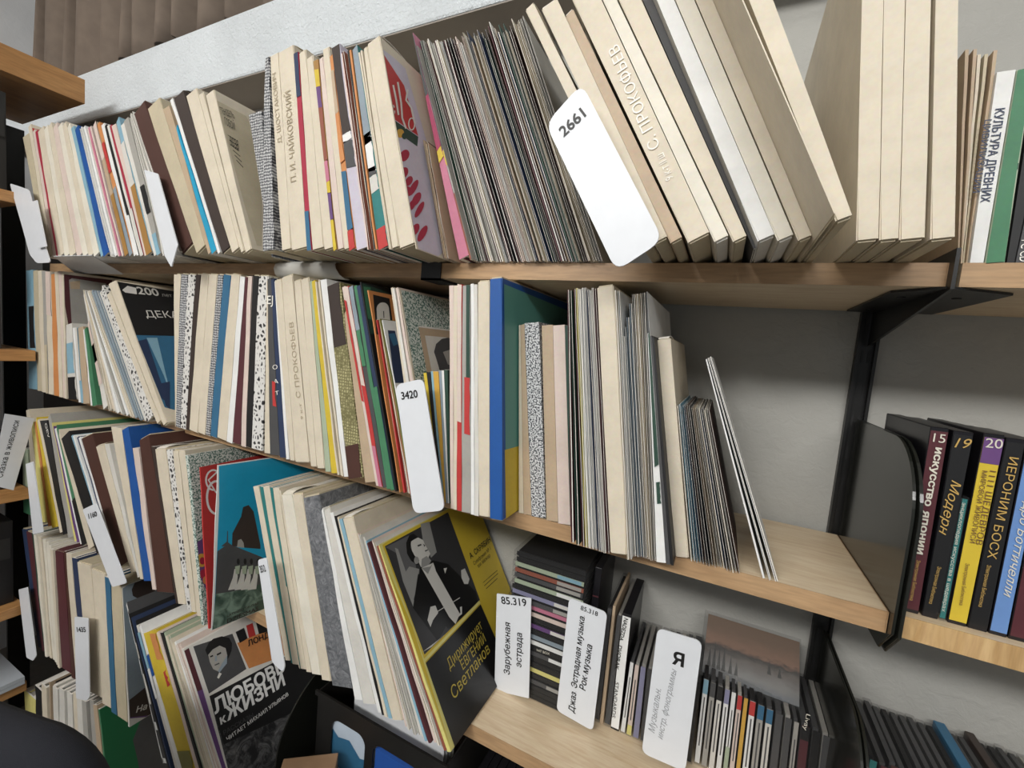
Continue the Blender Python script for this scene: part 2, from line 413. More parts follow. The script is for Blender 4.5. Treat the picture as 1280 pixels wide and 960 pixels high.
# glossy end panels on lower shelves: two bent plates with a rounded front corner
def endpanel(z, top, label):
    o = empty('bookend', (0.004, -0.13, z)); tag(o, label, 'bookend')
    for nm, x0, yf in (('inner_plate', 0.0006, -0.262), ('outer_plate', 0.0048, -0.268)):
        prof = [(-0.014, z - 0.05), (-0.014, z + top)]
        r = 0.085; cx, cz = yf + r, z + top - r
        prof += [(cx + r*math.cos(math.radians(a)), cz + r*math.sin(math.radians(a))) for a in range(95, 181, 6)]
        prof += [(yf, z - 0.018), (yf + 0.03, z - 0.05)]
        bm = bmesh.new()
        a = [bm.verts.new((x0, y, zz)) for y, zz in prof]; b = [bm.verts.new((x0 + 0.0028, y, zz)) for y, zz in prof]
        fa = bm.faces.new(a); fb = bm.faces.new(b[::-1]); n = len(prof)
        for i in range(n): bm.faces.new((a[i], b[i], b[(i+1) % n], a[(i+1) % n]))
        bmesh.ops.bevel(bm, geom=[e for f in (fa, fb) for e in f.edges], offset=0.0008, segments=2, affect='EDGES')
        link(nm, bm, BLKGLOSS, o)
endpanel(Z2, 0.185, 'glossy black end panel with rounded corner at the empty end of the second shelf')
endpanel(Z3, 0.215, 'glossy black curved end panel beside the standing discs at lower right')
# black band round the front of the top shelf
bm = bmesh.new(); box(bm, -0.654, -0.616, -0.2530, -0.2502, -0.0275, 0.0012); box(bm, -0.654, -0.616, -0.2530, -0.20, -0.0275, -0.0242)
tag(link('shelf_clip', bm, plain('black_tape', '23262a', 0.5, noise=.15), origin=(-0.635, -0.252, -0.027)), 'black clip wrapped round the front edge of the top shelf', 'clip')

# ---------------------------------------------------------------- curtain
bm = bmesh.new(); nx, nz = 220, 14; grid = []
def foldy(s, zz):
    ph = s*36 + 1.1*math.sin(s*9) + 0.5*zz*math.sin(s*23)
    return -0.012 - (0.084 - .014*math.sin(s*7))*abs(math.sin(ph))**0.8 + 0.006*math.sin(s*83)
for i in range(nx + 1):
    s = i / nx; col = []
    for k in range(nz + 1):
        q = k / nz; zz = 0.643 + 0.80*q + (0.010*math.sin(s*38)+0.010)*(1-q)
        x = -2.74 + 1.45*s + 0.03*math.sin(s*38 + 1.2)*(0.4+q) + 0.10*q*(1 - s)
        col.append(bm.verts.new((x, foldy(s, q), zz)))
    grid.append(col)
for i in range(nx):
    for k in range(nz): bm.faces.new((grid[i][k], grid[i+1][k], grid[i+1][k+1], grid[i][k+1]))
cur = link('curtain', bm, plain('brown_grey_curtain_cloth', '76695d', 0.85, noise=.15, nscale=25, bmp=.25, bscale=900), origin=(-1.8, -.02, .643), smooth=True)
md = cur.modifiers.new('thickness', 'SOLIDIFY'); md.thickness = 0.003
tag(cur, 'brown-grey curtain gathered in folds on the white sill', 'curtain')

# ---------------------------------------------------------------- rows of records: builder
ORD = 'first second third fourth fifth sixth seventh eighth ninth tenth eleventh twelfth thirteenth fourteenth fifteenth sixteenth seventeenth eighteenth nineteenth'.split()
TEN = {2: 'twent', 3: 'thirt', 4: 'fort', 5: 'fift', 6: 'sixt'}
def ordw(n):
    if n <= 19: return ORD[n-1]
    t, u = divmod(n, 10)
    return TEN[t] + 'ieth' if u == 0 else TEN[t] + 'y-' + ORD[u-1]
KINDW = dict(s='thin record sleeve', b='record box', k='book', o='thin record sleeve')
KINDN = dict(s='record_sleeve', o='record_sleeve', b='record_box', k='book')
KINDC = dict(s='record sleeve', o='record sleeve', b='record box', k='book')
class Item: pass
def line_on(e, y, zs):
    pl = PY(y); a, b = pl.at(e[0], e[1]), pl.at(e[2], e[3])
    k = (a.x - b.x) / (a.z - b.z)
    return b.x - k*(b.z - zs), k, a.z          # x at the shelf, lean, top height
SPAN = 0.345
def geom(e0, e1, y, zs, h=None, depth=0.315, tmin=0.0011, gap=0.00025, prev=None, dy=0.0, yaw=0.0, right=0.0):
    """slab between two spine edges; prev = right boundary (x at shelf, x at shelf+SPAN) of the neighbour it may not cross"""
    x0, k0, zt0 = line_on(e0, y, zs); x1, k1, zt1 = line_on(e1, y, zs)
    k = (k0 + k1) / 2; ph = math.atan(k)
    zt = zt0 if h is None else zs + h*math.cos(ph)
    H = min(zt, zs + SPAN - .004) - zs
    a0, a1 = x0 + gap, x0 + k0*SPAN + gap
    if prev: a0 = max(a0, prev[0] + gap); a1 = max(a1, prev[1] + gap)
    c0, c1 = max(x1 - gap - right, a0 + tmin), max(x1 + k1*SPAN - gap - right, a1 + tmin)
    ka, kc = (a1 - a0)/SPAN, (c1 - c0)/SPAN
    dz = -(c0 - a0)*math.cos(ph)*math.sin(ph)
    zb0, zb1 = (zs, zs + dz) if dz >= 0 else (zs - dz, zs)
    yy = y + dy
    def fn(s, t, hh):
        z = zb0 + (zb1 - zb0)*s + H*hh
        a = a0 + ka*(z - zs); b = c0 + kc*(z - zs)
        return Vector((a + (b - a)*s + yaw*depth*t, yy + depth*t, z))
    it = Item(); it.fn = fn; it.y = yy; it.depth = depth; it.zs = zs
    it.front = Plane(fn(.5, 0, 0), (0, 1, 0))
    o = fn(1, 0, 0); it.right = Plane(o, (fn(1, 1, 0) - o).cross(fn(1, 0, 1) - o))
    it.base = fn(.5, .5, 0); it.base.z = zs; it.w = c0 - a0
    it.box = (yy + .001, yy + depth - .001, fn(1, 0, 0).z + .001, fn(1, 0, .995).z)
    it.lim = (c0 + right + max(0, yaw*depth), c1 + right + max(0, yaw*depth))
    return it
def jitter(amp):
    r = [random.uniform(-amp, amp) for _ in range(12)]
    return lambda k: r[k % 12]
def build_item(it, kind, col, rnd=True, inner=None, flip=False):
    fn = it.fn; d = it.depth
    if kind in ('s', 'o'):
        c = M(col); bm = bmesh.new(); J = jitter(0.0009/d)
        bt = 0.3
        if kind == 's':
            hexa(bm, fn, 0, 1, 0, 0.012, 0, 1, 6, 0, 0, 1, J)         # folded spine
        if kind == 'o': bt = random.choice([.16, .2, .24, .3, .42])
        op_ = kind == 'o'
        hexa(bm, fn, 0, bt*(.7 if op_ else 1), 0.0 if op_ else 0.012, 1, 0, 1, 6, 0, 0, 1, jitter(0.0015/d) if op_ else None)
        hexa(bm, fn, 1 - bt, 1, 0.0 if op_ else 0.012, 1, 0, 1, 6, 1, 0, 1, jitter(0.0012/d) if op_ else None)
        o = link(KINDN[kind], bm, [c, EDGE], origin=it.base)
        bm = bmesh.new(); rec = random.uniform(0.004, 0.014)/d if kind == 'o' else 0.014
        hexa(bm, fn, bt + .04, 1 - bt - .04, rec, 0.97, 0.004, 0.985, 1)
        link('inner_sleeve', bm, inner or (INNER if random.random() < .25 else INNERD), o)
        return o
    if kind == 'b':
        c = M(col); o = empty(KINDN[kind], it.base)
        bm = bmesh.new()
        hexa(bm, fn, 0, 1, 0, 1, 0.006, 0.997, 5, 0, 0, 0, jitter(0.0005/d))
        vert = [e for e in bm.edges if abs(e.verts[0].co.z - e.verts[1].co.z) > 0.02]
        top = [e for e in bm.edges if all(abs(v.co.y - it.y) < .004 for v in e.verts) and e not in vert]
        es = [e for e in vert if all(abs(v.co.y - it.y) < .004 for v in e.verts)] + [e for e in top if len(e.link_faces) == 2 and any(abs(f.normal.z) > .5 for f in e.link_faces)]
        bmesh.ops.bevel(bm, geom=es, offset=min(0.0013, it.w*.12), segments=2, affect='EDGES')
        link('lid', bm, c, o)
        bm = bmesh.new(); q = min(.3, .0016/it.w)
        hexa(bm, fn, q, 1 - q, 0.003/d, .99, 0.0, 1.0045, 1)
        link('tray', bm, M('beige') if col not in ('white', 'ivory') else M('offwhite'), o)
        if fn(0, 0, 1).z < it.zs + .329 and random.random() < .7:            # curled end flap standing above the lid
            bm = bmesh.new(); up = random.uniform(.0035, .007); s0, s1 = .06, random.uniform(.8, .95); rows_ = []
            for t, z in ((.002/d, .0012), (.010/d, up*.75), (.024/d, up), (.045/d, up*.7), (.060/d, .0012)):
                rows_.append([fn(s, t, 1) + Vector((0, 0, z)) for s in (s0, s1)] + [fn(s, t, 1) + Vector((0, 0, z - .0009)) for s in (s1, s0)])
            rows_ = [[bm.verts.new(p) for p in r] for r in rows_]
            for p, q in zip(rows_, rows_[1:]):
                for i in range(4): bm.faces.new((p[i], p[(i+1) % 4], q[(i+1) % 4], q[i]))
            bm.faces.new(rows_[0]); bm.faces.new(rows_[-1][::-1])
            link('end_flap', bm, EDGE if random.random() < .5 else c, o)
        return o
    if kind == 'k':
        c = M(col); o = empty('book', it.base)
        bm = bmesh.new(); q = min(.3, .0025/it.w)
        hexa(bm, fn, 0, 1, 0, 0.012, 0, 1, 4); hexa(bm, fn, 0, q, .012, 1, 0, 1); hexa(bm, fn, 1-q, 1, .012, 1, 0, 1)
        link('cover', bm, c, o)
        bm = bmesh.new(); hexa(bm, fn, q, 1-q, .012, .97, .012, .985); link('page_block', bm, EDGE, o)
        return o
def segs(it, o, lst):
    """printed colour areas of a spine: (h0,h1,colour[,s0,s1]), each a print of its own"""
    for q in lst:
        h0, h1, c = q[:3]; s0, s1 = (q[3], q[4]) if len(q) > 3 else (0.03, 0.97)
        bm = bmesh.new(); off = -0.0012/it.depth; n = 6; e = random.uniform(-.006, .006)
        vs = [(bm.verts.new(it.fn(s0, off, h0+(h1-h0)*i/n - e)), bm.verts.new(it.fn(s1 - (random.uniform(0, .12) if 0 < i < n else 0), off, h0+(h1-h0)*i/n + e))) for i in range(n+1)]
        for a, b in zip(vs, vs[1:]): bm.faces.new((a[0], a[1], b[1], b[0]))
        link('spine_print', bm, M(c), o)
def word(c): return WORDS.get(c, c)
def row(zs, table, where, group):
    """table rows: ('set', {...}) | (ut,vt,ub,vb,kind,colour,{options}) | (.., 'run', n, {...}) | (.., 'gap'/'end')"""
    st = dict(y=-0.335, mark='left end', depth=0.315); count = {}; prev = None
    for i, t in enumerate(table):
        if t[0] == 'set':
            st.update(t[1])
            if 'mark' in t[1]: count = {}
            continue
        if t[4] in ('end', 'gap'): continue
        nx = next(e for e in table[i+1:] if e[0] != 'set')
        op = t[6] if len(t) > 6 else {}
        e0, e1 = t[:4], op.get('r', nx[:4])
        y = op.get('y', st['y']); dep = op.get('depth', st['depth'])
        def finish(o, kd, col, n=None):
            key = op.get('noun', KINDW[kd])
            if 'lab' in op: tag(o, op['lab'], op.get('cat', KINDC[kd]), None); return
            ck = word(col) + ' ' + key; count[ck] = count.get(ck, 0) + 1
            tag(o, f"{ck}, {ordw(count[ck])} such right of {st['mark']}", KINDC[kd], group)
        if t[4] == 'run':
            n = t[5]; pal = op['pal']
            for k in range(n):
                f0, f1 = k/n, (k + op.get('occ', .86))/n
                a = [p + (q-p)*f0 for p, q in zip(e0, e1)]; b = [p + (q-p)*f1 for p, q in zip(e0, e1)]
                a[1] += random.uniform(-1, 1)*op.get('hj', 3)
                col = random.choice(pal); kd = op.get('kind', 'o')
                if op.get('mix') and random.random() < op['mix']: kd = 's'
                it = geom(a, b, y, zs, op.get('h'), dep - .006, prev=prev, dy=random.uniform(-1, 1)*op.get('yj', .003)); prev = it.lim
                finish(build_item(it, kd, col), kd, col)
            continue
        kd, col = t[4], t[5]
        art = op.get('art'); ra = .0026 if op.get('cover', art is not None and art.__name__.startswith(('art', 'f'))) else 0.0
        it = geom(e0, e1, y, zs, op.get('h'), dep, prev=prev, yaw=op.get('yaw', 0), right=ra); prev = it.lim
        o = build_item(it, kd, col, inner=op.get('inner'))
        if 'seg' in op: segs(it, o, op['seg'])
        if art: art(it, o)
        finish(o, kd, col)
# ---------------------------------------------------------------- pictures on the covers
def rtext(*a, **k): text(*a, off=.0019, **k)
def art_simple(colour_polys, base=None):
    def f(it, o):
        mats = []; lst = []
        for pts, c in colour_polys:
            mt = M(c) if c in PAL or c in ('gspeck', 'rock', 'water') else c
            if mt not in mats: mats.append(mt)
            lst.append((pts, mats.index(mt)))
        polys(it.right, lst, mats, o, box_=it.box)
    return f
def zoom(ox, oy, s):
    return lambda *p: [(ox + a/s, oy + b/s) for a, b in p]
def art_red(it, o):
    Z = zoom(320, 50, 5.3333)
    L = [(Z((842, 60), (990, 170), (1145, 700), (1260, 1400), (1200, 1460), (1095, 1440), (905, 620)), 'lilac'),
         (Z((842, 80), (988, 305), (1082, 640), (910, 520)), 'red'),
         (Z((908, 524), (1082, 645), (1075, 710), (922, 600)), 'darkgreen'),
         (Z(*ell(962, 622, 26, 30)), 'amber'), (Z(*ell(990, 640, 18, 22)), 'darkgreen')]
    for x, y, rx, ry in ((990, 770, 30, 42), (985, 885, 28, 40), (1020, 940, 22, 36), (1005, 1010, 34, 36), (1050, 985, 20, 60), (1070, 1060, 24, 50), (1040, 1100, 20, 40), (1090, 1130, 18, 60), (1060, 1265, 24, 46), (1110, 1290, 22, 60)):
        L.append((Z(*ell(x, y, rx, ry, rot=.5)), 'crimson'))
    for p in ([(915, 300), (935, 400), (950, 500)], [(945, 280), (968, 420), (975, 520), (1000, 590)], [(1012, 330), (1000, 400), (1035, 450), (1060, 560)]):
        L.append((Z(*stroke(p, 12)), 'offwhite'))
    for cx, cy in ((905, 470), (1038, 560)):
        L.append((Z(*stroke(arc(cx, cy, 20, 40, 0, 330), 8)), 'offwhite'))
    art_simple(L)(it, o)
def art_news(it, o):
    Z = zoom(140, 100, 6.4)
    art_simple([(Z((835, 160), (1075, 290), (1195, 560), (1195, 1330), (1160, 1325), (1060, 1000)), 'beige')])(it, o)
    for a, b, s, hg in (((880, 270), (985, 310), 'ГЕНДЕЛЬ', .013), ((905, 355), (985, 400), 'ГОБОЙ', .016), ((945, 520), (1015, 560), 'ВОЗВ', .02)):
        p = Z(a, b); rtext(it.right, s, p[0], p[1], INK, o, hgt=hg)
    L = []
    for k in range(6):
        L.append((Z(*stroke([(925 + 14*k, 440 + 40*k), (990 + 12*k, 480 + 44*k)], 5)), INK))
    art_simple(L)(it, o)
def art_dek(it, o):
    Z = zoom(0, 320, 3.765)
    art_simple([(Z((552, 120), (960, 190), (960, 380), (640, 372)), 'black'), (Z((640, 372), (960, 380), (960, 760), (775, 712)), 'steelblue'),
        (Z((690, 385), (740, 385), (800, 640), (770, 560)), 'lightblue'), (Z((650, 400), (690, 390), (790, 690), (760, 670)), 'navy'), (Z((755, 600), (800, 590), (800, 720), (780, 705)), 'navy'),
        (Z((575, 160), (600, 140), (640, 150), (645, 180), (590, 172)), 'offwhite')])(it, o)
    p = Z((652, 178), (752, 188)); rtext(it.right, '200', p[0], p[1], M('pale'), o, bold=.02)
    p = Z((764, 190), (812, 194)); rtext(it.right, 'лет', p[0], p[1], M('grey'), o)
    p = Z((690, 288), (880, 292)); rtext(it.right, 'ДЕКАБ', p[0], p[1], M('offwhite'), o)
def art_redframe(it, o):
    Z = zoom(20, 320, 8)
    art_simple([(Z((478, 182), (960, 240), (960, 900), (560, 900), (490, 500)), 'maroon'), (Z((530, 240), (560, 222), (900, 275), (900, 880), (570, 880)), 'grey'),
                (Z((535, 260), (640, 245), (640, 330), (550, 330)), 'tan')])(it, o)
def art_teal(it, o):
    Z = zoom(0, 400, 7.53)
    art_simple([(Z((625, 330), (690, 285), (740, 300), (760, 600), (640, 600)), 'lightblue'), (Z((640, 590), (740, 590), (760, 740), (650, 725)), 'black')])(it, o)
def art_arch(it, o):
    Z = zoom(340, 330, 8)
    art_simple([(Z((985, 262), (1215, 330), (1260, 760), (1030, 700)), 'orange'), (Z((1010, 305), (1175, 345), (1230, 760), (1045, 700)), 'black'),
                (Z(*([(1055, 620)] + [(1108 + 62*math.cos(math.radians(a)), 450 - 66*math.sin(math.radians(a))) for a in range(180, -1, -15)] + [(1190, 640)])), 'pale'),
                (Z((1112, 470), (1120, 470), (1124, 540), (1116, 540)), 'black')])(it, o)
def art_greencov(it, o):
    Z = zoom(340, 330, 8)
    art_simple([(Z((895, 190), (1180, 290), (1180, 700), (985, 700)), 'darkgreen'), (Z((915, 225), (985, 235), (1000, 560), (950, 540)), 'green')])(it, o)
def art_bluephoto(it, o):
    Z = zoom(340, 330, 8)
    art_simple([(Z((1085, 555), (1225, 565), (1400, 1300), (1200, 1300)), 'white'), (Z((1158, 662), (1230, 668), (1330, 1080), (1330, 1190), (1225, 1190)), 'navy'),
                (Z((1165, 700), (1225, 690), (1260, 800), (1215, 820)), 'steelblue')])(it, o)
def art_portrait(it, o):
    Z = zoom(460, 340, 6.4)
    art_simple([(Z((262, 130), (700, 240), (740, 900), (385, 900)), 'gspeck'), (Z((404, 440), (700, 478), (700, 850), (480, 850)), 'tan'), (Z((404, 428), (700, 466), (700, 478), (404, 441)), 'offwhite'),
                (Z((455, 508), (700, 530), (700, 850), (520, 850)), 'pale'),
                (Z((528, 640), (545, 575), (590, 535), (640, 525), (700, 540), (700, 850), (590, 850), (560, 740), (545, 690)), 'darkgrey'), (Z((600, 640), (660, 620), (700, 640), (700, 760), (640, 740)), 'grey'),
                (Z(*stroke([(420, 330), (470, 380), (500, 425)], 4)), 'darkgrey'), (Z(*stroke([(480, 260), (560, 350), (600, 425)], 4)), 'darkgrey'), (Z(*stroke([(520, 250), (590, 330), (625, 420)], 4)), 'darkgrey')])(it, o)
def art_spruce(it, o):
    Z = zoom(640, 350, 8)
    art_simple([(Z((-78, 40), (620, 330), (700, 420), (700, 2400), (-60, 2400)), plain('print_sea_green', '5a9489', .5)), (Z((-72, 1700), (700, 1480), (700, 2400), (-60, 2400)), 'yellow')])(it, o)
def art_blueface(it, o):
    Z = zoom(120, 500, 6.4)
    art_simple([(Z((193, 205), (600, 190), (700, 400), (700, 1300), (430, 1300), (360, 1290)), 'blue')])(it, o)
    p = Z((365, 225), (600, 215)); rtext(it.right, 'Дж. Гершвин', p[0], p[1], M('steelblue'), o)
def art_redc(it, o):
    Z = zoom(120, 500, 6.4)
    art_simple([(Z((822, 560), (850, 540), (1000, 528), (1040, 1000), (945, 1770), (900, 1100)), 'red'),
                (Z(*stroke(arc(960, 780, 72, 130, 300, 60, 18), 18)), 'white'), (Z(*stroke(arc(940, 640, 60, 80, 340, 80, 16), 14)), 'white'),
                (Z(*stroke([(985, 560), (900, 640), (960, 740), (1000, 735)], 13)), 'white')])(it, o)
def art_flower(it, o):
    Z = zoom(160, 630, 6.4)
    art_simple([(Z((470, -20), (590, -40), (640, 290), (690, 960), (600, 960), (520, 330)), 'gspeck'),
                (Z((510, 335), (600, 275), (680, 300), (690, 700), (640, 720), (565, 560)), 'purple'), (Z(*ell(590, 450, 42, 55)), 'amber'), (Z(*ell(595, 455, 22, 30)), 'crimson'),
                (Z(*ell(610, 560, 36, 40)), 'crimson'), (Z(*ell(625, 610, 28, 34)), 'orange')])(it, o)
def art_latvian(it, o):
    Z = zoom(160, 630, 6.4)
    sky = [(273.5, 572.5), (330, 564), (420, 560), (420, 800), (266, 792), (269, 740), (274, 630)]
    L = [(sky, M('cyan', .3)), (Z((715, 378), (770, 340), (835, 330), (1060, 420), (1200, 500), (1300, 760), (1300, 900), (690, 900), (700, 700)), 'darkgrey'),
         (Z((700, 720), (900, 690), (1060, 640), (1300, 600), (1300, 1200), (640, 1200), (680, 960)), 'water'),
         (Z((832, 335), (835, 235), (905, 100), (920, 25), (965, 8), (1005, 60), (1060, 330), (1060, 360), (940, 350)), 'darkbrown'),
         (Z((872, 345), (880, 290), (905, 280), (925, 310), (930, 350)), 'grey'),
         (Z((745, 340), (790, 300), (840, 335)), 'darkgrey'), (Z((790, 305), (793, 215), (799, 215), (800, 305)), 'darkgrey')]
    for x, w_ in ((860, 46), (915, 40), (965, 40), (1020, 34)):
        L += [(Z((x-8, 520), (x+12, 515), (x+18, 580), (x+6, 680), (x-78+w_*.4, 690), (x-22, 590)), 'pale'), (Z(*ell(x+22, 460, 12, 24)), 'black'), (Z((x-4, 500), (x+36, 490), (x+30, 560), (x+2, 560)), 'palegreen')]
    art_simple(L)(it, o)
    Y = zoom(240, 705, 3.765)
    p = Y((165, 250), (312, 188)); rtext(it.right, 'LATVIEŠU TAUTAS', p[0], p[1], M('darkbrown'), o, bold=.01)
    p = Y((165, 280), (312, 218)); rtext(it.right, 'DZIESMAS', p[0], p[1], M('darkbrown'), o, bold=.01)
def art_na(it, o):
    Z = zoom(0, 705, 3.765)
    art_simple([(Z((572, 120), (700, 30), (900, 0), (900, 700), (606, 728)), 'bluegrey'), (Z((620, 120), (640, 75), (690, 50), (900, 0), (900, 180), (700, 190), (625, 150)), 'darkbrown'),
                (Z((610, 640), (690, 575), (900, 560), (900, 700), (609, 727)), 'purple'), (Z((609, 640), (690, 577), (900, 560), (900, 690), (612, 722)), 'darkbrown')])(it, o)
    p = Z((640, 700), (690, 682)); rtext(it.right, 'На', p[0], p[1], M('offwhite'), o, bold=.02)
def art_love(it, o):
    Z = zoom(240, 705, 3.765)
    L = [(Z((-35, 395), (300, 210), (560, 160), (560, 1300), (250, 1300)), 'offwhite'), (Z((-38, 410), (-15, 395), (62, 620), (160, 960), (250, 1300), (190, 1300)), 'lilac'),
         (Z((-38, 410), (-15, 395), (50, 590), (10, 605)), 'maroon'), (Z((10, 605), (50, 590), (160, 960), (250, 1300), (200, 1300)), 'purple'),
         (Z((6, 388), (190, 328), (256, 494), (80, 610)), 'darkgrey'), (Z((212, 372), (390, 295), (440, 330), (480, 415), (268, 492)), 'orange'),
         (Z((205, 320), (245, 300), (262, 350), (225, 372)), 'black'), (Z((255, 290), (285, 278), (300, 335), (268, 348)), 'red'), (Z((300, 270), (400, 240), (420, 300), (315, 330)), 'black'),
         (Z((82, 622), (600, 350), (600, 1300), (255, 1300)), 'rock'), (Z((82, 622), (600, 350), (600, 640), (150, 850)), 'black'),
         (Z((62, 405), (78, 372), (100, 352), (140, 340), (175, 348), (188, 372), (186, 408), (168, 450), (160, 400), (130, 385), (95, 410), (80, 445)), 'black'),
         (Z((76, 428), (98, 402), (130, 384), (158, 396), (166, 430), (158, 465), (140, 498), (122, 505), (100, 495), (84, 462)), 'grey'),
         (Z((140, 470), (166, 430), (164, 470), (130, 512), (122, 505)), 'bluegrey'), (Z((118, 540), (130, 510), (162, 470), (185, 478), (150, 560)), 'darkgrey'), (Z((118, 535), (128, 510), (140, 516), (126, 540)), 'pale'),
         (Z((84, 434), (98, 428), (100, 434), (87, 440)), 'black'), (Z((116, 424), (136, 414), (138, 421), (118, 431)), 'black'), (Z((108, 432), (116, 432), (118, 456), (108, 458)), 'bluegrey'), (Z((106, 474), (128, 464), (129, 470), (108, 479)), 'darkgrey')]
    art_simple(L)(it, o)
    T = lambda s, a, b, mt, **k: rtext(it.right, s, Z(a)[0], Z(b)[0], mt, o, **k)
    T('ЛЮБОВЬ', (108, 706), (440, 500), M('white'), bold=.035)
    T('к', (135, 756), (163, 740), M('white'), bold=.03)
    T('ЖИЗНИ', (166, 738), (440, 566), M('white'), bold=.035)
    T('РАССКАЗЫ', (150, 806), (290, 718), M('darkgrey'), bold=.01)
    T('ЧИТАЕТ МИХАИЛ УЛЬЯНОВ', (166, 834), (455, 618), M('white'), bold=.01)
    T('ЛОНДОН', (265, 388), (412, 322), M('black'), bold=.02)
def art_conductor(it, o):
    Z = zoom(460, 630, 6.4); Y = zoom(460, 705, 3.765)
    yb = M('yellow', .35); ye = M('paleyellow', .35); bk = M('black', .3); dg = plain('print_charcoal', '38383a', .3); g1 = plain('print_grey', '8f8f8c', .35); g2 = plain('print_pale', 'c9c8c2', .35); g0 = plain('print_midgrey', '5f5f60', .35)
    L = [([(474, 684), (640, 570), (700, 590), (720, 700), (567, 945)], yb),
         (Z((84, 340), (112, 322), (440, 1180), (455, 1215)), ye), (Y((205, 280), (262, 440), (420, 860), (405, 915)), ye),
         (Z((134, 338), (640, 66), (896, 768), (452, 1205)), dg),
         (Z((140, 345), (330, 250), (360, 300), (400, 640), (360, 800), (240, 400)), g0), (Z((215, 350), (240, 360), (330, 620), (370, 780), (365, 830), (280, 620)), g1),
         (Z((420, 160), (490, 140), (550, 385), (505, 430), (440, 300)), g1), (Z((330, 500), (410, 520), (400, 640), (365, 760), (290, 560)), g1),
         (Z((420, 500), (520, 450), (640, 480), (860, 700), (880, 780), (700, 960), (640, 1000), (400, 640)), bk),
         (Z((400, 560), (440, 560), (650, 930), (560, 1100), (360, 830)), bk),
         (Z((338, 300), (400, 268), (440, 288), (456, 325), (498, 395), (484, 428), (505, 455), (470, 515), (425, 505), (400, 455), (360, 415)), g2),
         (Z((430, 440), (470, 415), (505, 455), (470, 515), (425, 505)), g1),
         (Z((305, 312), (330, 250), (365, 238), (398, 264), (345, 300), (340, 350), (372, 412), (410, 450), (402, 490), (345, 455), (312, 395)), bk),
         (Z(*ell(388, 450, 20, 30)), g1),
         (Z((395, 330), (425, 318), (428, 330), (400, 342)), dg), (Z((440, 318), (458, 330), (452, 345)), dg), (Z((455, 372), (480, 362), (480, 370), (458, 382)), dg),
         (Z((428, 512), (522, 470), (545, 540), (735, 880), (700, 960), (650, 905), (500, 640)), g2), (Z((428, 512), (480, 560), (520, 470), (500, 500)), g1),
         (Z((500, 822), (540, 812), (562, 870), (520, 930), (500, 985), (476, 930)), g2), (Z((745, 530), (775, 515), (812, 600), (800, 640), (770, 640), (748, 590)), g2),
         (Z((605, 515), (632, 510), (617, 558)), g2), (Z(*stroke([(556, 860), (735, 750)], 6)), g2), (Z((735, 825), (752, 820), (752, 880), (720, 905), (700, 900), (740, 870)), g2),
         (Y((255, 415), (340, 350), (362, 330), (300, 390)), g2),
         (Y((272, 466), (530, 190), (640, 440), (640, 590), (411, 868)), bk),
         (Y((262, 448), (523, 172), (529, 184), (268, 462)), ye)]
    art_simple(L)(it, o)
    gold = plain('gold_print', 'b9a545', .35); wh = plain('silver_print', 'c4c4c4', .35)
    rtext(it.right, 'Дирижирует', Y((385, 498))[0], Y((540, 300))[0], gold, o, hgt=.016)
    rtext(it.right, 'ЕВГЕНИЙ', Y((448, 500))[0], Y((556, 362))[0], gold, o, hgt=.015)
    rtext(it.right, 'Светланов', Y((405, 640))[0], Y((576, 412))[0], gold, o, hgt=.018)
    S_ = []
    for cx, cy, r in ((372, 552, 22), (372, 552, 10), (410, 505, 20), (410, 505, 9), (432, 482, 12), (388, 615, 16), (352, 520, 8), (388, 615, 7)):
        S_.append((Y(*stroke(arc(cx, cy, r*.85, r*1.25, 0, 320, 18), 3.2)), wh))
    S_ += [(Y(*stroke(arc(405, 640, 30, 32, 20, 190, 14), 3)), gold), (Y(*stroke(arc(378, 450, 22, 46, 0, 340, 20), 4)), gold)]
    art_simple(S_)(it, o)
    rtext(it.right, 'А. СКРЯБИН', Z((822, 440))[0], Z((985, 298))[0], INK, o, bold=.02)
    rtext(it.right, 'Симфония № 1', Z((850, 492))[0], Z((985, 365))[0], INK, o)
    rtext(it.right, 'ми мажор', Z((885, 512))[0], Z((980, 420))[0], INK, o)
    art_simple([(Z(*stroke([(920, 630), (1035, 530)], 5)), INK), (Z(*stroke([(930, 655), (1040, 555)], 5)), INK), (Z(*stroke([(945, 678), (1035, 595)], 5)), INK)])(it, o)
def sp(s, a, b, mt, **k):
    return lambda it, o: text(Plane(it.fn(.5, -.0007/it.depth, 0), (0, 1, 0)), s, a, b, mt, o, off=.0002, **k)

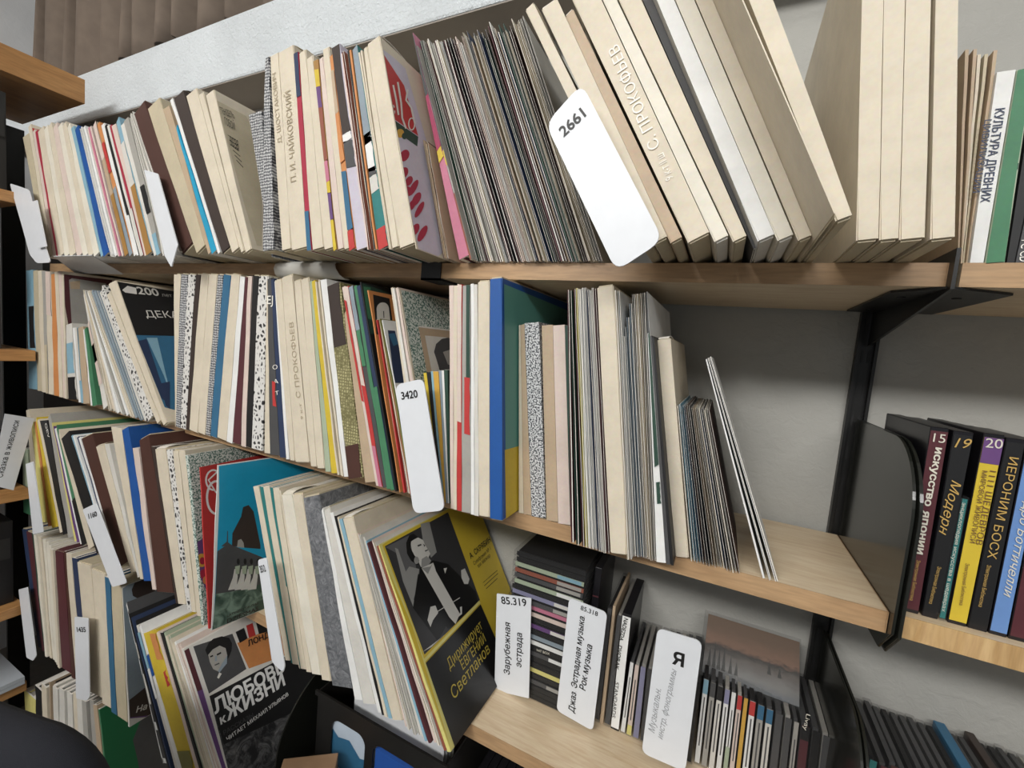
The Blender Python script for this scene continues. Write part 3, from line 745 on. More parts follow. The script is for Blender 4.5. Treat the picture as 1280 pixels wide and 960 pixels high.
# ---------------------------------------------------------------- top shelf
G1 = 'records on the top shelf'
W1 = 'on the top shelf'
FAINT = plain('faint_stamped_print', 'a89a80', .6); WHITEP = plain('white_print', 'f2efe6', .5)
row(Z1, [
 ('set', dict(y=-.325, mark='the top row left end')),
 (29, 172, 57, 322, 's', 'beige'), (35, 157, 61, 320, 's', 'cream', {'lab': 'cream record sleeve with red corner showing, at far left of top shelf', 'art': art_simple([([(37, 159), (52, 163), (60, 165), (60, 170), (40, 167)], 'red')])}),
 (41, 165, 66, 318, 's', 'palepink'), (44, 165, 70, 317, 's', 'crimson'), (47, 165, 72, 316, 's', 'cream'), (55, 162, 80, 316, 's', 'ivory'), (60, 160, 87, 316, 's', 'cream'), (66, 160, 95, 316, 's', 'palepink'),
 (72, 159, 103, 316, 's', 'ivory'), (78, 158, 110, 317, 's', 'cream'), (84, 160, 117, 316, 's', 'ivory'), (89, 161, 125, 318, 's', 'lightblue'),
 (94, 163, 129, 319, 's', 'blue', {'lab': 'blue thin record sleeve among cream sleeves at left of the top shelf'}), (99, 162, 136, 318, 'run', 3, dict(pal=['white', 'pale', 'bluegrey'], hj=1, mix=.5)),
 (108, 160, 147, 320, 'run', 4, dict(pal=['palepink', 'pink', 'beige', 'black', 'maroon'], hj=1.5, mix=.6)),
 (117, 157, 157, 322, 's', 'tan', {'seg': [(0, .45, 'ochre'), (.45, .72, 'tan'), (.72, 1, 'palepink')]}), (122, 157, 163, 323, 's', 'orange', {'seg': [(0, .5, 'bluegrey'), (.62, .85, 'red')]}),
 (126, 157, 168, 321, 's', 'white'), (131, 158, 172, 322, 's', 'black', {'seg': [(0, .3, 'white')]}), (134, 158, 175, 321, 's', 'offwhite'), (137, 158, 178, 322, 's', 'crimson', {'seg': [(0, .35, 'pale')]}), (140, 158, 181, 322, 's', 'palepink'),
 (145, 153, 184, 323, 's', 'lightblue', {'seg': [(0, .5, 'ochre'), (.5, .82, 'pale')], 'lab': 'record sleeve with light blue top and ochre foot, left part of top shelf'}), (151, 157, 193, 322, 's', 'offwhite'), (155, 152, 197, 322, 's', 'grey', {'seg': [(.3, .5, 'black'), (0, .15, 'lightblue')]}), (161, 148, 203, 322, 'run', 3, dict(pal=['white', 'offwhite', 'pale'], hj=1)),
 ('set', dict(y=-.335)),
 (167, 142, 228, 318, 'b', 'brown', {'lab': 'dark red-brown record box leaning left on the top shelf'}),
 (184, 136, 246, 318, 'b', 'beige', {'lab': 'beige-grey record box between the red-brown box and the bright cyan spine'}),
 (204, 137, 260, 316, 's', 'tan', {'r': (212, 132, 264, 316)}), (213, 163, 265, 318, 's', 'cyan', {'lab': 'bright cyan spine, shorter than its neighbours, on the top shelf', 'r': (221, 160, 272.5, 318)}),
 (213, 126, 273, 318, 's', 'white', {'r': (217, 125, 276.5, 317)}),
 (217, 124, 277, 316, 'b', 'darkbrown', {'lab': 'black-brown record box leaning left beside the cyan spine'}),
 (232, 120, 290, 317, 'b', 'cream', {'lab': 'cream record box right of the black-brown box, top shelf'}), (248, 119, 301, 316, 'b', 'cream', {'r': (255, 119, 306, 316)}), (256.5, 119, 307, 317, 'b', 'cream', {'lab': 'cream record box with a printed newspaper-like cover, top shelf', 'art': art_news, 'r': (270, 119.5, 317, 317)}),
 ('set', dict(y=-.30, mark='the newspaper-like cover')),
 (306, 144, 320, 314, 'b', 'weave', {'lab': 'short grey woven-pattern record box, left one of three', 'depth': .29}), (316, 141, 325.5, 313, 'b', 'weave', {'lab': 'short grey woven-pattern record box, middle one of three', 'r': (325, 146, 331, 313), 'depth': .29}),
 ('set', dict(y=-.345)),
 (331, 73, 328, 311, 'b', 'weave', {'lab': 'tall grey woven-pattern record box left of the cream lettered boxes', 'r': (336.3, 71, 342.5, 312)}),
 (337, 70.6, 352, 310, 'b', 'cream', {'lab': 'cream record box faintly lettered Д. ШОСТАКОВИЧ, touching the tall woven-pattern box', 'art': sp('Д. ШОСТАКОВИЧ', (352, 178), (344.5, 90), FAINT, hgt=.009)}),
 (348, 66, 364, 310, 'b', 'cream', {'lab': 'cream record box faintly lettered ЧАЙКОВСКИЙ, left of the thin crimson spine', 'art': sp('П. И. ЧАЙКОВСКИЙ', (370, 226), (362.5, 112), FAINT, hgt=.012)}),
 (367.5, 68, 384, 310, 's', 'crimson', {'lab': 'thin crimson spine with blue ends between cream boxes', 'seg': [(0, .2, 'steelblue'), (.78, 1, 'navy')]}),
 (373.5, 67, 390, 311, 'b', 'cream'), (383, 74, 405, 312, 'b', 'cream'),
 (392, 77, 417.5, 315, 's', 'ochre', {'lab': 'thin spine in yellow, purple and pink patches on the top shelf', 'seg': [(0, .16, 'yellow'), (.16, .3, 'purple'), (.3, .36, 'yellow'), (.36, .47, 'pink'), (.47, .75, 'rust'), (.75, .86, 'purple'), (.86, .95, 'yellow')]}),
 (398, 74, 422, 315, 'b', 'palepink'), (402.5, 62, 430, 312, 'b', 'cream'), 
 (412, 71, 437, 314, 's', 'orange', {'seg': [(0, .1, 'red'), (.1, .4, 'steelblue'), (.45, .7, 'orange'), (.7, .92, 'tan')], 'lab': 'orange, blue and red spotted sleeve on the top shelf'}),
 (415, 62, 446, 316, 's', 'lilac', {'lab': 'dark brown and lilac-grey sleeve with white band, top shelf', 'seg': [(.57, 1, 'darkbrown'), (.53, .57, 'white'), (.40, .53, 'darkgrey')]}),
 (427, 68, 461, 318, 'run', 5, dict(pal=['cream', 'black', 'rust', 'maroon', 'palepink', 'orange'], mix=.6, hj=1)),
 (441, 63, 474, 316, 's', 'teal', {'lab': 'pale blue, white and turquoise sleeve with a red foot', 'seg': [(.55, 1, 'bluegrey'), (.38, .55, 'white'), (.52, .57, 'darkgrey'), (.36, .40, 'darkgrey'), (.28, .36, 'pale'), (.0, .10, 'red')]}),
 (449, 67, 488, 318, 'run', 2, dict(pal=['cream', 'rust'], mix=1, hj=1)),
 (453.5, 61, 491, 317, 'b', 'cream'), (458.5, 55, 500, 315, 'b', 'cream', {'lab': 'wide cream record box left of the red flowered cover'}),
 (476.5, 58, 521, 317, 's', 'cream', {'art': art_red, 'lab': 'sleeve with red top and crimson flowers on its cover, top shelf', 'r': (478.5, 60, 524, 320)}),
 ('set', dict(y=-.285, depth=.25, mark='the red flowered cover')),
 (509, 181, 530, 321, 'run', 7, dict(pal=['brown', 'tan', 'grey', 'darkbrown', 'cream'], mix=.4, occ=.8)),
 (531, 178, 552, 321, 'gap'),
 ('set', dict(y=-.275, depth=.27)),
 (497, 52, 574, 325, 's', 'pink', {'lab': 'tall magenta-pink sleeve leaning left of the tightly packed thin sleeves', 'seg': [(.72, 1, 'darkgrey'), (.48, .72, 'magenta'), (.43, .48, 'yellow')]}),
 (504, 62, 588, 326, 's', 'grey', {'seg': [(.43, .5, 'yellow'), (0, .3, 'rust'), (.5, 1, 'darkgrey')]}),
 ('set', dict(y=-.26, depth=.255, mark='the magenta-pink sleeve')),
 (511, 47, 591, 327, 'run', 21, dict(pal=['black', 'darkgrey', 'navy', 'grey', 'cream', 'pale', 'maroon', 'darkgreen', 'palepink', 'white'], hj=7, yj=.005, occ=.68, mix=.15)),
 (580, 50, 666, 328, 'run', 24, dict(pal=['black', 'darkgrey', 'navy', 'brown', 'cream', 'pale', 'maroon', 'darkgreen', 'tan', 'white'], hj=9, yj=.005, occ=.66, mix=.12)),
 (640, 29, 737, 328, 'run', 5, dict(pal=['black', 'grey', 'cream'], hj=3, yj=.004, occ=.7)),
 (655, 20, 755, 329, 'gap'),
 ('set', dict(y=-.345, depth=.32, mark='the packed thin sleeves')),
 (656, 12, 801, 309, 'b', 'cream', {'r': (670.5, 10.6, 818, 309)}), (676, 10.6, 819, 309, 'b', 'cream', {'r': (701, 8, 839.5, 307)}), (703, 20, 840.5, 311, 'b', 'tan', {'r': (717, 12, 859, 309)}),
 (713, -5, 861, 306, 'b', 'cream', {'h': .325, 'r': (750, -5, 893, 303), 'lab': 'cream record box stamped С. ПРОКОФЬЕВ in white, leaning on the top shelf',
    'art': lambda it, o: (sp('С. ПРОКОФЬЕВ', (825, 182), (772, 54), WHITEP, hgt=.011)(it, o), sp('9 к-т II ш', (842, 222), (829, 190), WHITEP, hgt=.008)(it, o))}),
 (751, -5, 894, 305, 'b', 'ivory', {'h': .325, 'r': (769, -5, 916, 305)}), (771, -5, 917, 304, 'b', 'cream', {'h': .325, 'r': (800, -5, 938, 304)}),
 (801, -5, 938.5, 304, 's', 'darkgrey', {'h': .31, 'y': -.32, 'r': (814, -5, 943, 304)}),
 (817, -5, 942, 303, 'b', 'white', {'h': .325, 'r': (841, -5, 973, 303), 'lab': 'white record box leaning among the cream boxes on the top shelf'}),
 (842, -5, 974, 306, 'b', 'ivory', {'h': .325, 'r': (866, -5, 998, 306), 'lab': 'crinkled cream record box just right of the white box'}), (867, -5, 999, 304, 'b', 'cream', {'h': .325, 'r': (889, -5, 1020, 304)}),
 ('set', dict(y=-.425, depth=.32)),
 (889, -5, 1011, 264, 'b', 'cream', {'h': .325, 'lab': 'cream record box pushed forward, its foot raised above its neighbours', 'r': (925, -5, 1040, 262)}),
 ('set', dict(y=-.405)),
 (934, -5, 1045, 278, 'b', 'cream', {'h': .325, 'lab': 'last leaning cream record box before the upright boxes, top shelf', 'r': (965, -5, 1069, 276)}),
 ('set', dict(y=-.34, mark='the last leaning box')),
 (1077, -5, 1070, 303, 'b', 'cream', {'h': .325, 'lab': 'upright cream record box, first of four at the right end of top shelf'}), (1104.7, -5, 1099, 303, 'b', 'cream', {'h': .325, 'lab': 'upright cream record box, second of four at right end of top shelf'}),
 (1132, -5, 1124, 303, 'b', 'cream', {'h': .325, 'r': (1164, -5, 1157, 303), 'lab': 'upright cream record box, third of four at right end of top shelf'}), (1169, -5, 1163, 303, 'b', 'cream', {'h': .325, 'r': (1198, -5, 1195, 303), 'lab': 'upright cream record box, rightmost of four on the top shelf'}),
 (1199, 0, 1196, 303, 'end'),
], W1, G1)
row(Z1, [
 ('set', dict(y=-.243, depth=.2, mark='the corner bracket')),
 (1206, 64, 1196.5, 327, 'run', 5, dict(pal=['tan', 'cream', 'beige'], hj=2, occ=.55, yj=.003, kind='s')),
 (1246, 67, 1202, 327, 'gap'),
 ('set', dict(y=-.25, depth=.18)),
 (1241, 91, 1202.5, 329, 'k', 'white', {'name': 'book', 'lab': 'white book titled КУЛЬТУРА ДРЕВНИХ ЦИВИЛИЗАЦИЙ on the right-hand top shelf', 'r': (1270, 88, 1229.5, 329), 'art': lambda it, o: (
    sp('КУЛЬТУРА ДРЕВНИХ', (1244.5, 136), (1225.5, 253), M('navy'), hgt=.0065, bold=.01)(it, o), sp('ЦИВИЛИЗАЦИЙ', (1231, 150), (1216, 241), M('navy'), hgt=.0048, bold=.01)(it, o))}),
 (1270, 88, 1230.5, 329, 'k', 'palegreen', {'lab': 'green book beside the white book on the right-hand top shelf', 'seg': [(0, 1, 'green', .04, .96)], 'r': (1292, 84, 1256, 329), 'art': lambda it, o: (sp('Искусство по Праду', (1274, 110), (1252, 245), M('darkgreen'), hgt=.008)(it, o), sp('коллекция', (1251, 258), (1246, 300), M('darkgreen'), hgt=.005)(it, o))}),
 (1296, 84, 1258, 329, 'k', 'black', {'lab': 'black ribbed book at the right edge of the photo, top shelf', 'r': (1320, 84, 1268, 329)}),
 (1322, 84, 1269, 329, 'k', 'darkgrey', {'lab': 'dark case with PC on its foot at the right edge, top shelf', 'seg': [(.25, 1, 'pale')], 'art': sp('PC CD', (1277, 300), (1274, 327), WHITEP, hgt=.007)}), (1345, 84, 1285, 329, 'end'),
], 'on the right-hand top shelf', 'sleeves and books on the right-hand top shelf')

# ---------------------------------------------------------------- second shelf
G2 = 'records on the second shelf'
row(Z2, [
 ('set', dict(y=-.30, depth=.29, mark='the second row left end')),
 (32.5, 338, 36.5, 488, 's', 'lightblue', {'lab': 'light blue sleeve with a black patch, leftmost on the second shelf', 'seg': [(.35, .7, 'black', .3, .97)]}), (41, 337, 47, 488, 's', 'beige'), (46.5, 335, 53, 489, 's', 'cream'), (52, 337, 58, 489, 's', 'grey', {'seg': [(0, .4, 'beige')]}), (57, 340, 61, 491, 's', 'cream', {'seg': [(.65, 1, 'palepink')]}),
 (64, 343, 67.5, 493, 's', 'orange', {'lab': 'orange spine near the left end of the second shelf'}), (68.5, 340, 74.5, 494, 's', 'cream'), (73, 339, 79, 495, 's', 'palepink'), (77, 339, 81, 495, 's', 'cream', {'art': art_redframe, 'lab': 'sleeve with dark red frame on its cover, left on second shelf', 'r': (80, 340, 84, 496)}),
 ('set', dict(y=-.30)),
 (81, 406, 86, 497, 's', 'pale', {'seg': [(.35, .75, 'lightblue'), (0, .3, 'black')], 'r': (90, 407, 97, 498), 'lab': 'short grey sleeve with a teal picture, left on the second shelf'}), (91, 410, 98, 498, 's', 'white'), (94, 410, 101, 500, 's', 'lightblue', {'seg': [(.3, 1, 'pale')]}), (97, 410, 104, 500, 's', 'tan', {'r': (104, 412, 112, 502)}),
 (101, 412, 112.5, 502, 's', 'white'), (104, 412, 115, 503, 's', 'green', {'r': (107, 412, 121, 504), 'lab': 'short dark green sleeve left of the white leaning sleeves'}), 
 ('set', dict(mark='the short green sleeve')),
 (80, 369, 127, 504, 's', 'offwhite', {'seg': [(.2, .75, 'palepink'), (.4, .55, 'ochre')], 'lab': 'white patterned sleeve, first of the leaning bunch on second shelf'}), (86, 366, 134, 507, 'run', 13, dict(pal=['white', 'pale', 'offwhite', 'bluegrey', 'grey', 'cream'], mix=.75, hj=2)),
 (127, 366, 184, 526, 's', 'zebra', {'lab': 'black-and-white spotted spine in the leaning bunch, second shelf'}), (133, 369, 195, 527, 'b', 'cream', {'r': (138.5, 367, 201, 527)}), (135, 355, 201.5, 526, 'b', 'cream', {'art': art_dek, 'r': (145.5, 351.5, 208, 526), 'lab': 'cream box with a black ДЕКАБ cover over a blue photo'}),
 (151, 351, 214, 526, 'gap'),
 ('set', dict(y=-.288, depth=.285, mark='the black ДЕКАБ cover')),
 (217, 342, 207, 531, 'b', 'cream'), (226, 342, 215, 535, 'b', 'weave', {'lab': 'grey woven-pattern box left of the spotted one, second shelf'}), (235, 341, 225, 536, 'b', 'zebra', {'lab': 'black-and-white spotted box beside the woven-pattern box'}), (244.5, 341, 232, 538, 'b', 'darkbrown', {'lab': 'thin dark brown box right of the spotted box, second shelf'}),
 (251, 342, 236, 540, 'b', 'cream'), (261, 343, 247, 543, 'b', 'cream'), (272, 342, 256, 546, 'b', 'weave', {'lab': 'thin woven-pattern box left of the blue spine, second shelf'}), (279.5, 338, 262, 548, 'b', 'steelblue', {'lab': 'steel blue record box among cream boxes on the second shelf'}), (289, 340, 271, 548, 'b', 'cream'), (300, 346, 283.5, 550, 's', 'white'),
 (306, 346, 291, 548, 'b', 'maroon', {'lab': 'dark maroon record box on the second shelf'}), (310, 345, 301, 555, 's', 'palepink', {'r': (315, 344, 307, 556)}), (316, 341, 307, 557, 'b', 'black', {'lab': 'black-brown record box left of the second spotted box'}), (323.5, 341, 314, 562, 'b', 'zebra', {'lab': 'black-and-white spotted box left of the black lettered sleeve', 'r': (335, 341, 328, 562)}),
 ('set', dict(y=-.29)),
 (326, 352, 330, 559, 's', 'cream'), (331, 349, 337.5, 569, 's', 'darkgrey', {'lab': 'black sleeve with white and red letters, middle of second shelf', 'seg': [(.28, .42, 'red', .5, .95)], 'art': lambda it, o: (sp('EJ', (334, 380), (341, 380), WHITEP, hgt=.016)(it, o), sp('О', (341, 462), (347, 461), WHITEP, hgt=.008)(it, o), sp('А', (342.5, 480), (348, 479), WHITEP, hgt=.008)(it, o), sp('Т', (344, 494), (349, 493), WHITEP, hgt=.007)(it, o))}),
 (338.7, 350, 350, 573, 's', 'navy'), (342.5, 352, 358, 574, 's', 'white', {'r': (345, 350, 362, 575)}),
 ('set', dict(y=-.295, mark='the navy spine')),
 (343, 350, 362.5, 577, 'b', 'cream'), (352, 347, 369, 578, 'b', 'cream', {'lab': 'cream record box stamped С. ПРОКОФЬЕВ, middle of second shelf', 'art': lambda it, o: (sp('С ПРОКОФЬЕВ', (375.5, 497), (366.5, 402), FAINT, hgt=.011)(it, o), sp('9 к-т', (379, 524), (376.5, 504), FAINT, hgt=.006)(it, o)), 'r': (366, 351, 387, 579)}),
 (366.8, 351, 388, 582, 'b', 'cream'), (376, 349, 396.5, 584, 'b', 'cream', {'r': (386, 349, 406, 586)}), (386.5, 352, 407, 587, 's', 'palegreen'), (389.5, 352, 414, 588, 's', 'yellow', {'lab': 'mustard yellow spine in the middle of the second shelf'}),
 (394, 352, 421.5, 589, 'run', 3, dict(pal=['cream', 'palepink', 'white'], mix=1, hj=1)), (400, 350, 430, 595, 's', 'white', {'lab': 'white frayed sleeve left of the gold scale-pattern spine'}),
 (409, 358, 436, 601, 's', 'scale', {'lab': 'dark brown and gold scale-pattern sleeve, middle of second shelf', 'seg': [(.68, 1, 'darkbrown'), (0, .17, 'brown')], 'r': (426, 360, 455, 602)}),
 (424, 392, 456, 601, 's', 'tan', {'r': (430, 392, 469, 601)}), (426, 359, 469.5, 608, 's', 'palepink', {'seg': [(.42, .93, 'red', .15, .95)], 'lab': 'pink and red sleeve right of the gold scale-pattern spine'}), (431, 359, 474, 611, 's', 'red', {'seg': [(.5, 1, 'palepink'), (0, .2, 'pink')]}), (436, 359, 479, 611, 's', 'darkgrey', {'seg': [(.78, 1, 'bluegrey'), (.6, .78, 'green')]}),
 (442, 358, 484, 612, 's', 'green'), (446, 358, 489, 613, 's', 'navy', {'seg': [(0, .5, 'green')]}), (450, 353, 494, 613, 's', 'black', {'art': art_greencov, 'r': (453, 352, 498, 614), 'lab': 'black sleeve with a green cover left of the orange arch cover'}),
 (459, 363, 499, 614, 's', 'orange', {'art': art_arch, 'r': (462, 362, 502, 615), 'lab': 'orange and black sleeve with a white arch on its cover'}),
 ('set', dict(y=-.29, mark='the orange arch cover')),
 (459, 399, 503, 615, 'run', 6, dict(pal=['rust', 'tan', 'cream', 'green', 'olive', 'red'], mix=.8, hj=1)), (473, 400, 518, 617, 's', 'white', {'art': art_bluephoto, 'r': (477, 400, 522, 618), 'lab': 'white sleeve with a dark blue photo on its cover'}),
 (488, 361, 523, 620, 'run', 3, dict(pal=['cream', 'offwhite', 'palepink'], mix=1, hj=1)), (498, 361, 540, 621, 's', 'cream', {'art': art_portrait, 'r': (500, 360, 542, 622), 'lab': 'green speckled sleeve with a framed head portrait on its cover'}),
 ('set', dict(y=-.285, depth=.18, mark='the 3420 divider')),
 (529, 466, 549, 630, 's', 'yellow'), (533, 465, 551.5, 631, 's', 'black'), (538, 464, 554, 631, 's', 'lightblue'), (541, 464, 556, 632, 's', 'amber'), (548, 463, 558, 632, 's', 'bluegrey'), (552, 463, 560, 632, 's', 'white'), (555, 462, 561.5, 632, 's', 'darkgreen'), (560, 463, 562.5, 632, 'gap'),
 ('set', dict(y=-.30, depth=.29)),
 (561.5, 357, 563, 634, 's', 'palepink'), (567, 357, 567, 634, 's', 'cream'), (572, 356, 571, 634, 's', 'red', {'seg': [(.4, 1, 'palepink')]}), (578, 357, 577, 634, 's', 'grey', {'lab': 'grey sleeve with a green and red quarter circle at its top', 'seg': [(.6, 1, 'darkgreen', .5, .97), (.35, .6, 'red', .3, .97)]}),
 (588.5, 355, 588.5, 646, 's', 'white'), (592.5, 356, 593, 647, 's', 'pale'), (597, 352, 598.5, 645, 'b', 'cream', {'lab': 'cream record box just left of the bright blue spine'}), (612, 348, 612, 647, 'b', 'blue', {'lab': 'bright blue record box with a dark green and yellow cover, second shelf', 'art': art_spruce}),
 (629.5, 350, 630, 646, 'gap'),
 ('set', dict(y=-.25, depth=.20, mark='the bright blue box')),
 (637, 406, 643, 638, 'k', 'cream', {'lab': 'small cream book, first of five beside the dark green cover'}), (647, 406, 654.5, 641, 'k', 'tan', {'lab': 'small tan book, second of five, left of the speckled one'}), (655.5, 404, 664.5, 646, 'k', 'granite', {'lab': 'small black-and-white speckled book between tan books, second shelf', 'r': (674, 404, 682, 646)}), (677, 407, 683, 648, 'k', 'tan', {'lab': 'small tan book right of the black-and-white speckled book'}), (691, 407, 697.5, 651, 'k', 'palepink', {'lab': 'small pinkish book, last of five on the second shelf'}), (706, 407, 713, 655, 's', 'darkgreen', {'depth': .2}), (712, 407, 718, 656, 'gap'),
 ('set', dict(y=-.30, depth=.29, mark='the small pinkish book')),
 (709, 363, 713, 672, 'run', 2, dict(pal=['darkgreen', 'maroon'], occ=.5)), (717, 362, 728, 684, 'run', 9, dict(pal=['black', 'pale', 'navy', 'paleyellow', 'lilac', 'cream', 'white', 'maroon'], occ=.72, hj=3)),
 (746, 359, 763, 694, 'b', 'cream', {'lab': 'wide cream record box in the right part of the second shelf'}), (767.5, 363, 784, 696, 'run', 2, dict(pal=['white', 'cream'], occ=.8, hj=1)), (775, 363, 790, 696, 'gap'),
 ('set', dict(y=-.285, depth=.25, mark='the wide cream box')),
 (776, 421, 793, 690, 'run', 4, dict(pal=['bluegrey', 'rust', 'tan', 'pale'], occ=.7)), 
 (790, 367, 806, 698, 'run', 4, dict(pal=['grey', 'cream', 'darkgrey', 'rust'], occ=.75, hj=1)), (807, 366, 820.5, 702, 's', 'white', {'lab': 'tall torn sleeve with dark green and white spine, right on second shelf', 'seg': [(.36, .85, 'darkgreen', .3, .97), (.22, .30, 'darkgreen', .4, .97), (.85, 1, 'darkgrey')]}), (812, 420, 832, 695, 's', 'darkgrey'), (815, 422, 837, 693, 's', 'black'),
 ('set', dict(y=-.258, depth=.22, mark='the torn green sleeve')),
 (818, 424, 841, 694, 'b', 'cream', {'lab': 'short cream record box with curled top, right of the torn sleeve', 'r': (838.5, 424, 861, 694)}), 
 ('set', dict(mark='the short curled cream box', y=-.255, depth=.19)),
 (842, 506, 863, 699, 'run', 17, dict(pal=['black', 'navy', 'pale', 'lightblue', 'tan', 'darkgrey', 'brown', 'cream'], occ=.55, hj=2, yj=.004)),
 (880, 512, 924, 706, 'gap'),
 ('set', dict(y=-.250, depth=.19)),
 (856, 447, 953, 722, 's', 'white', {'lab': 'white sleeve leaning left, first of three beside the empty shelf end', 'r': (858.5, 447, 956, 722)}), (864, 446, 961, 724, 'o', 'white', {'lab': 'white sleeve leaning left, second of three beside the empty shelf end', 'r': (867, 446, 964, 724)}), (869, 445, 969, 727, 'o', 'white', {'lab': 'white sleeve leaning left, last of three beside the empty shelf end'}), (873, 445, 973, 727, 'end'),
], 'on the second shelf', G2)

# ---------------------------------------------------------------- third shelf
G3 = 'records on the third shelf'
row(Z3, [
 ('set', dict(y=-.315, depth=.30, mark='the third row left end')),
 (28, 560, 30, 650, 's', 'palegreen', {'lab': 'sleeve with a green and white picture at far left of third row', 'seg': [(0, .35, 'green')], 'r': (35, 560, 40, 652)}),
 (33, 513, 45, 658, 's', 'cream', {'r': (37, 512, 52, 660)}), (38, 530, 53, 660, 's', 'paleyellow'), (43, 528, 61, 660, 's', 'orange', {'r': (45, 528, 64, 661)}), (45.5, 528, 65, 661, 's', 'yellow', {'r': (47, 528, 74, 666)}), (47, 526, 75, 666, 's', 'cream', {'r': (50, 526, 79, 668)}), (50, 526, 79, 667, 's', 'black', {'lab': 'black sleeve with white letters near the left of third row', 'art': lambda it, o: sp('GEV', (56, 530), (60, 548), WHITEP, hgt=.012)(it, o), 'r': (59, 525, 84, 668)}), (60, 522, 85, 668, 's', 'grey', {'r': (63.5, 521, 93, 673)}), (64, 530, 93, 674, 's', 'paleyellow', {'r': (65.5, 530, 96, 676)}), (65.5, 535, 96, 677, 's', 'purple', {'r': (67, 535, 100, 680)}),
 (67, 536, 100.5, 682, 's', 'white', {'r': (70, 536, 104, 688)}), (70, 538, 104.5, 688, 's', 'green', {'seg': [(0, .38, 'black')], 'r': (73, 545, 112, 690)}), (73.5, 545, 112, 690, 's', 'cream', {'r': (76, 545, 120, 690)}), (76, 548, 121, 692, 's', 'black', {'lab': 'black photo sleeve behind the 1160 divider', 'r': (89, 546, 134, 694)}), (89, 545, 135, 695, 'run', 4, dict(pal=['lightblue', 'white', 'pale', 'navy'], mix=.8, hj=1)),
 (101, 548, 153, 720, 'b', 'brown', {'lab': 'dark red-brown box leaning right of the 1160 divider', 'r': (117, 548, 165, 722)}), (117, 557, 165.5, 722, 'b', 'cream', {'r': (130, 556, 172, 722)}), (131, 555, 172, 722, 's', 'pale', {'r': (137, 555, 175, 723)}),
 (138, 531, 166, 704, 's', 'cream', {'r': (151, 530, 176, 704)}), (151.5, 531, 176, 703, 's', 'blue', {'art': art_blueface, 'lab': 'blue record album with a light blue title on the third shelf', 'r': (163, 545, 188.5, 702)}),
 ('set', dict(y=-.322, mark='the blue album')),
 (166, 560, 190, 735, 's', 'palepink', {'r': (173.5, 559, 195, 738)}), (174, 550, 196, 738, 'b', 'brown', {'lab': 'dark brown record box right of the blue album', 'r': (187, 548, 219, 750)}), (188, 558, 219.5, 752, 's', 'darkbrown', {'r': (193, 557, 222, 752)}), (193.5, 561, 222.5, 755, 'b', 'cream', {'r': (207, 560, 232.5, 756)}), (207.5, 562, 233, 756, 's', 'zebra', {'lab': 'thin spotted spine between cream boxes right of the brown box', 'r': (215, 562, 238.5, 757)}), (215.5, 563, 239, 760, 'b', 'cream', {'r': (223, 563, 245, 762)}), (223.5, 562, 245.5, 762, 's', 'cream', {'r': (231, 561, 251, 764)}),
 ('set', dict(y=-.333)),
 (231.5, 564, 252.5, 784, 's', 'gspeck', {'art': art_flower, 'lab': 'green speckled sleeve with purple flower patch left of the red sleeve', 'r': (236, 564, 257, 786)}), (249, 584, 260, 786, 's', 'red', {'art': art_redc, 'lab': 'red sleeve with a white swirling letter, left of the blue one', 'r': (251, 584, 263, 788)}),
 (271.5, 573, 264, 790, 's', 'white', {'art': art_latvian, 'yaw': .2, 'lab': 'sky-blue sleeve with dark tower and white-robed women', 'r': (273.5, 572, 265.5, 791)}), (276, 572, 268, 791, 'gap'),
 ('set', dict(y=-.31, mark='the sky-blue sleeve')),
 (311, 606, 357, 824, 's', 'cream', {'lab': 'cream thin record sleeve touching the 3512 divider'}), (324, 608, 364, 829, 's', 'teal', {'lab': 'teal spine, left one of two, between cream sleeves on third shelf'}), (329, 608, 366, 831, 's', 'cream'), (337, 609, 374, 833, 's', 'teal', {'seg': [(0, .45, 'cream')], 'lab': 'teal spine, right one of two, between cream sleeves on third shelf'}), (340.5, 610, 376, 836, 's', 'cream'), (349, 614, 383, 840, 's', 'cream'), (351.5, 618, 390, 846, 'b', 'ivory', {'lab': 'ivory record box left of the grey marbled box'}), (365.6, 618, 402, 849, 'b', 'cream'),
 (378.5, 622, 416, 864, 'b', 'marble', {'lab': 'wide grey marbled record box on the third shelf', 'r': (399, 622, 442, 866)}), (400, 638, 444, 878, 's', 'white'), (404.5, 639, 455, 884, 'b', 'pale', {'lab': 'light grey record box right of the grey marbled box'}), (413, 641, 472, 889, 's', 'white'), (418, 645, 477, 892, 's', 'black'), (421.5, 647, 481, 896, 's', 'cream'), (424, 649, 486, 901, 's', 'lightblue', {'lab': 'pale blue spine on the third shelf, right of the grey boxes'}), (428, 648, 491, 903, 'b', 'cream', {'r': (441.5, 648, 504, 904)}),
 ('set', dict(mark='the pale blue spine')),
 (443, 666, 505, 911, 'run', 11, dict(pal=['cream', 'black', 'palepink', 'pale', 'white', 'maroon', 'lightblue'], mix=.5, occ=.85, hj=2)),
 (470, 683, 555, 938, 's', 'rust', {'r': (473, 683, 559, 940)}),
 (472.5, 683, 559.5, 942, 's', 'paleyellow', {'art': art_conductor, 'lab': 'yellow-framed sleeve showing a conductor photo, facing out on third shelf', 'inner': INNER, 'r': (475.5, 682, 567, 946)}), (482, 682, 570, 946, 'end'),
], 'on the third shelf', G3)

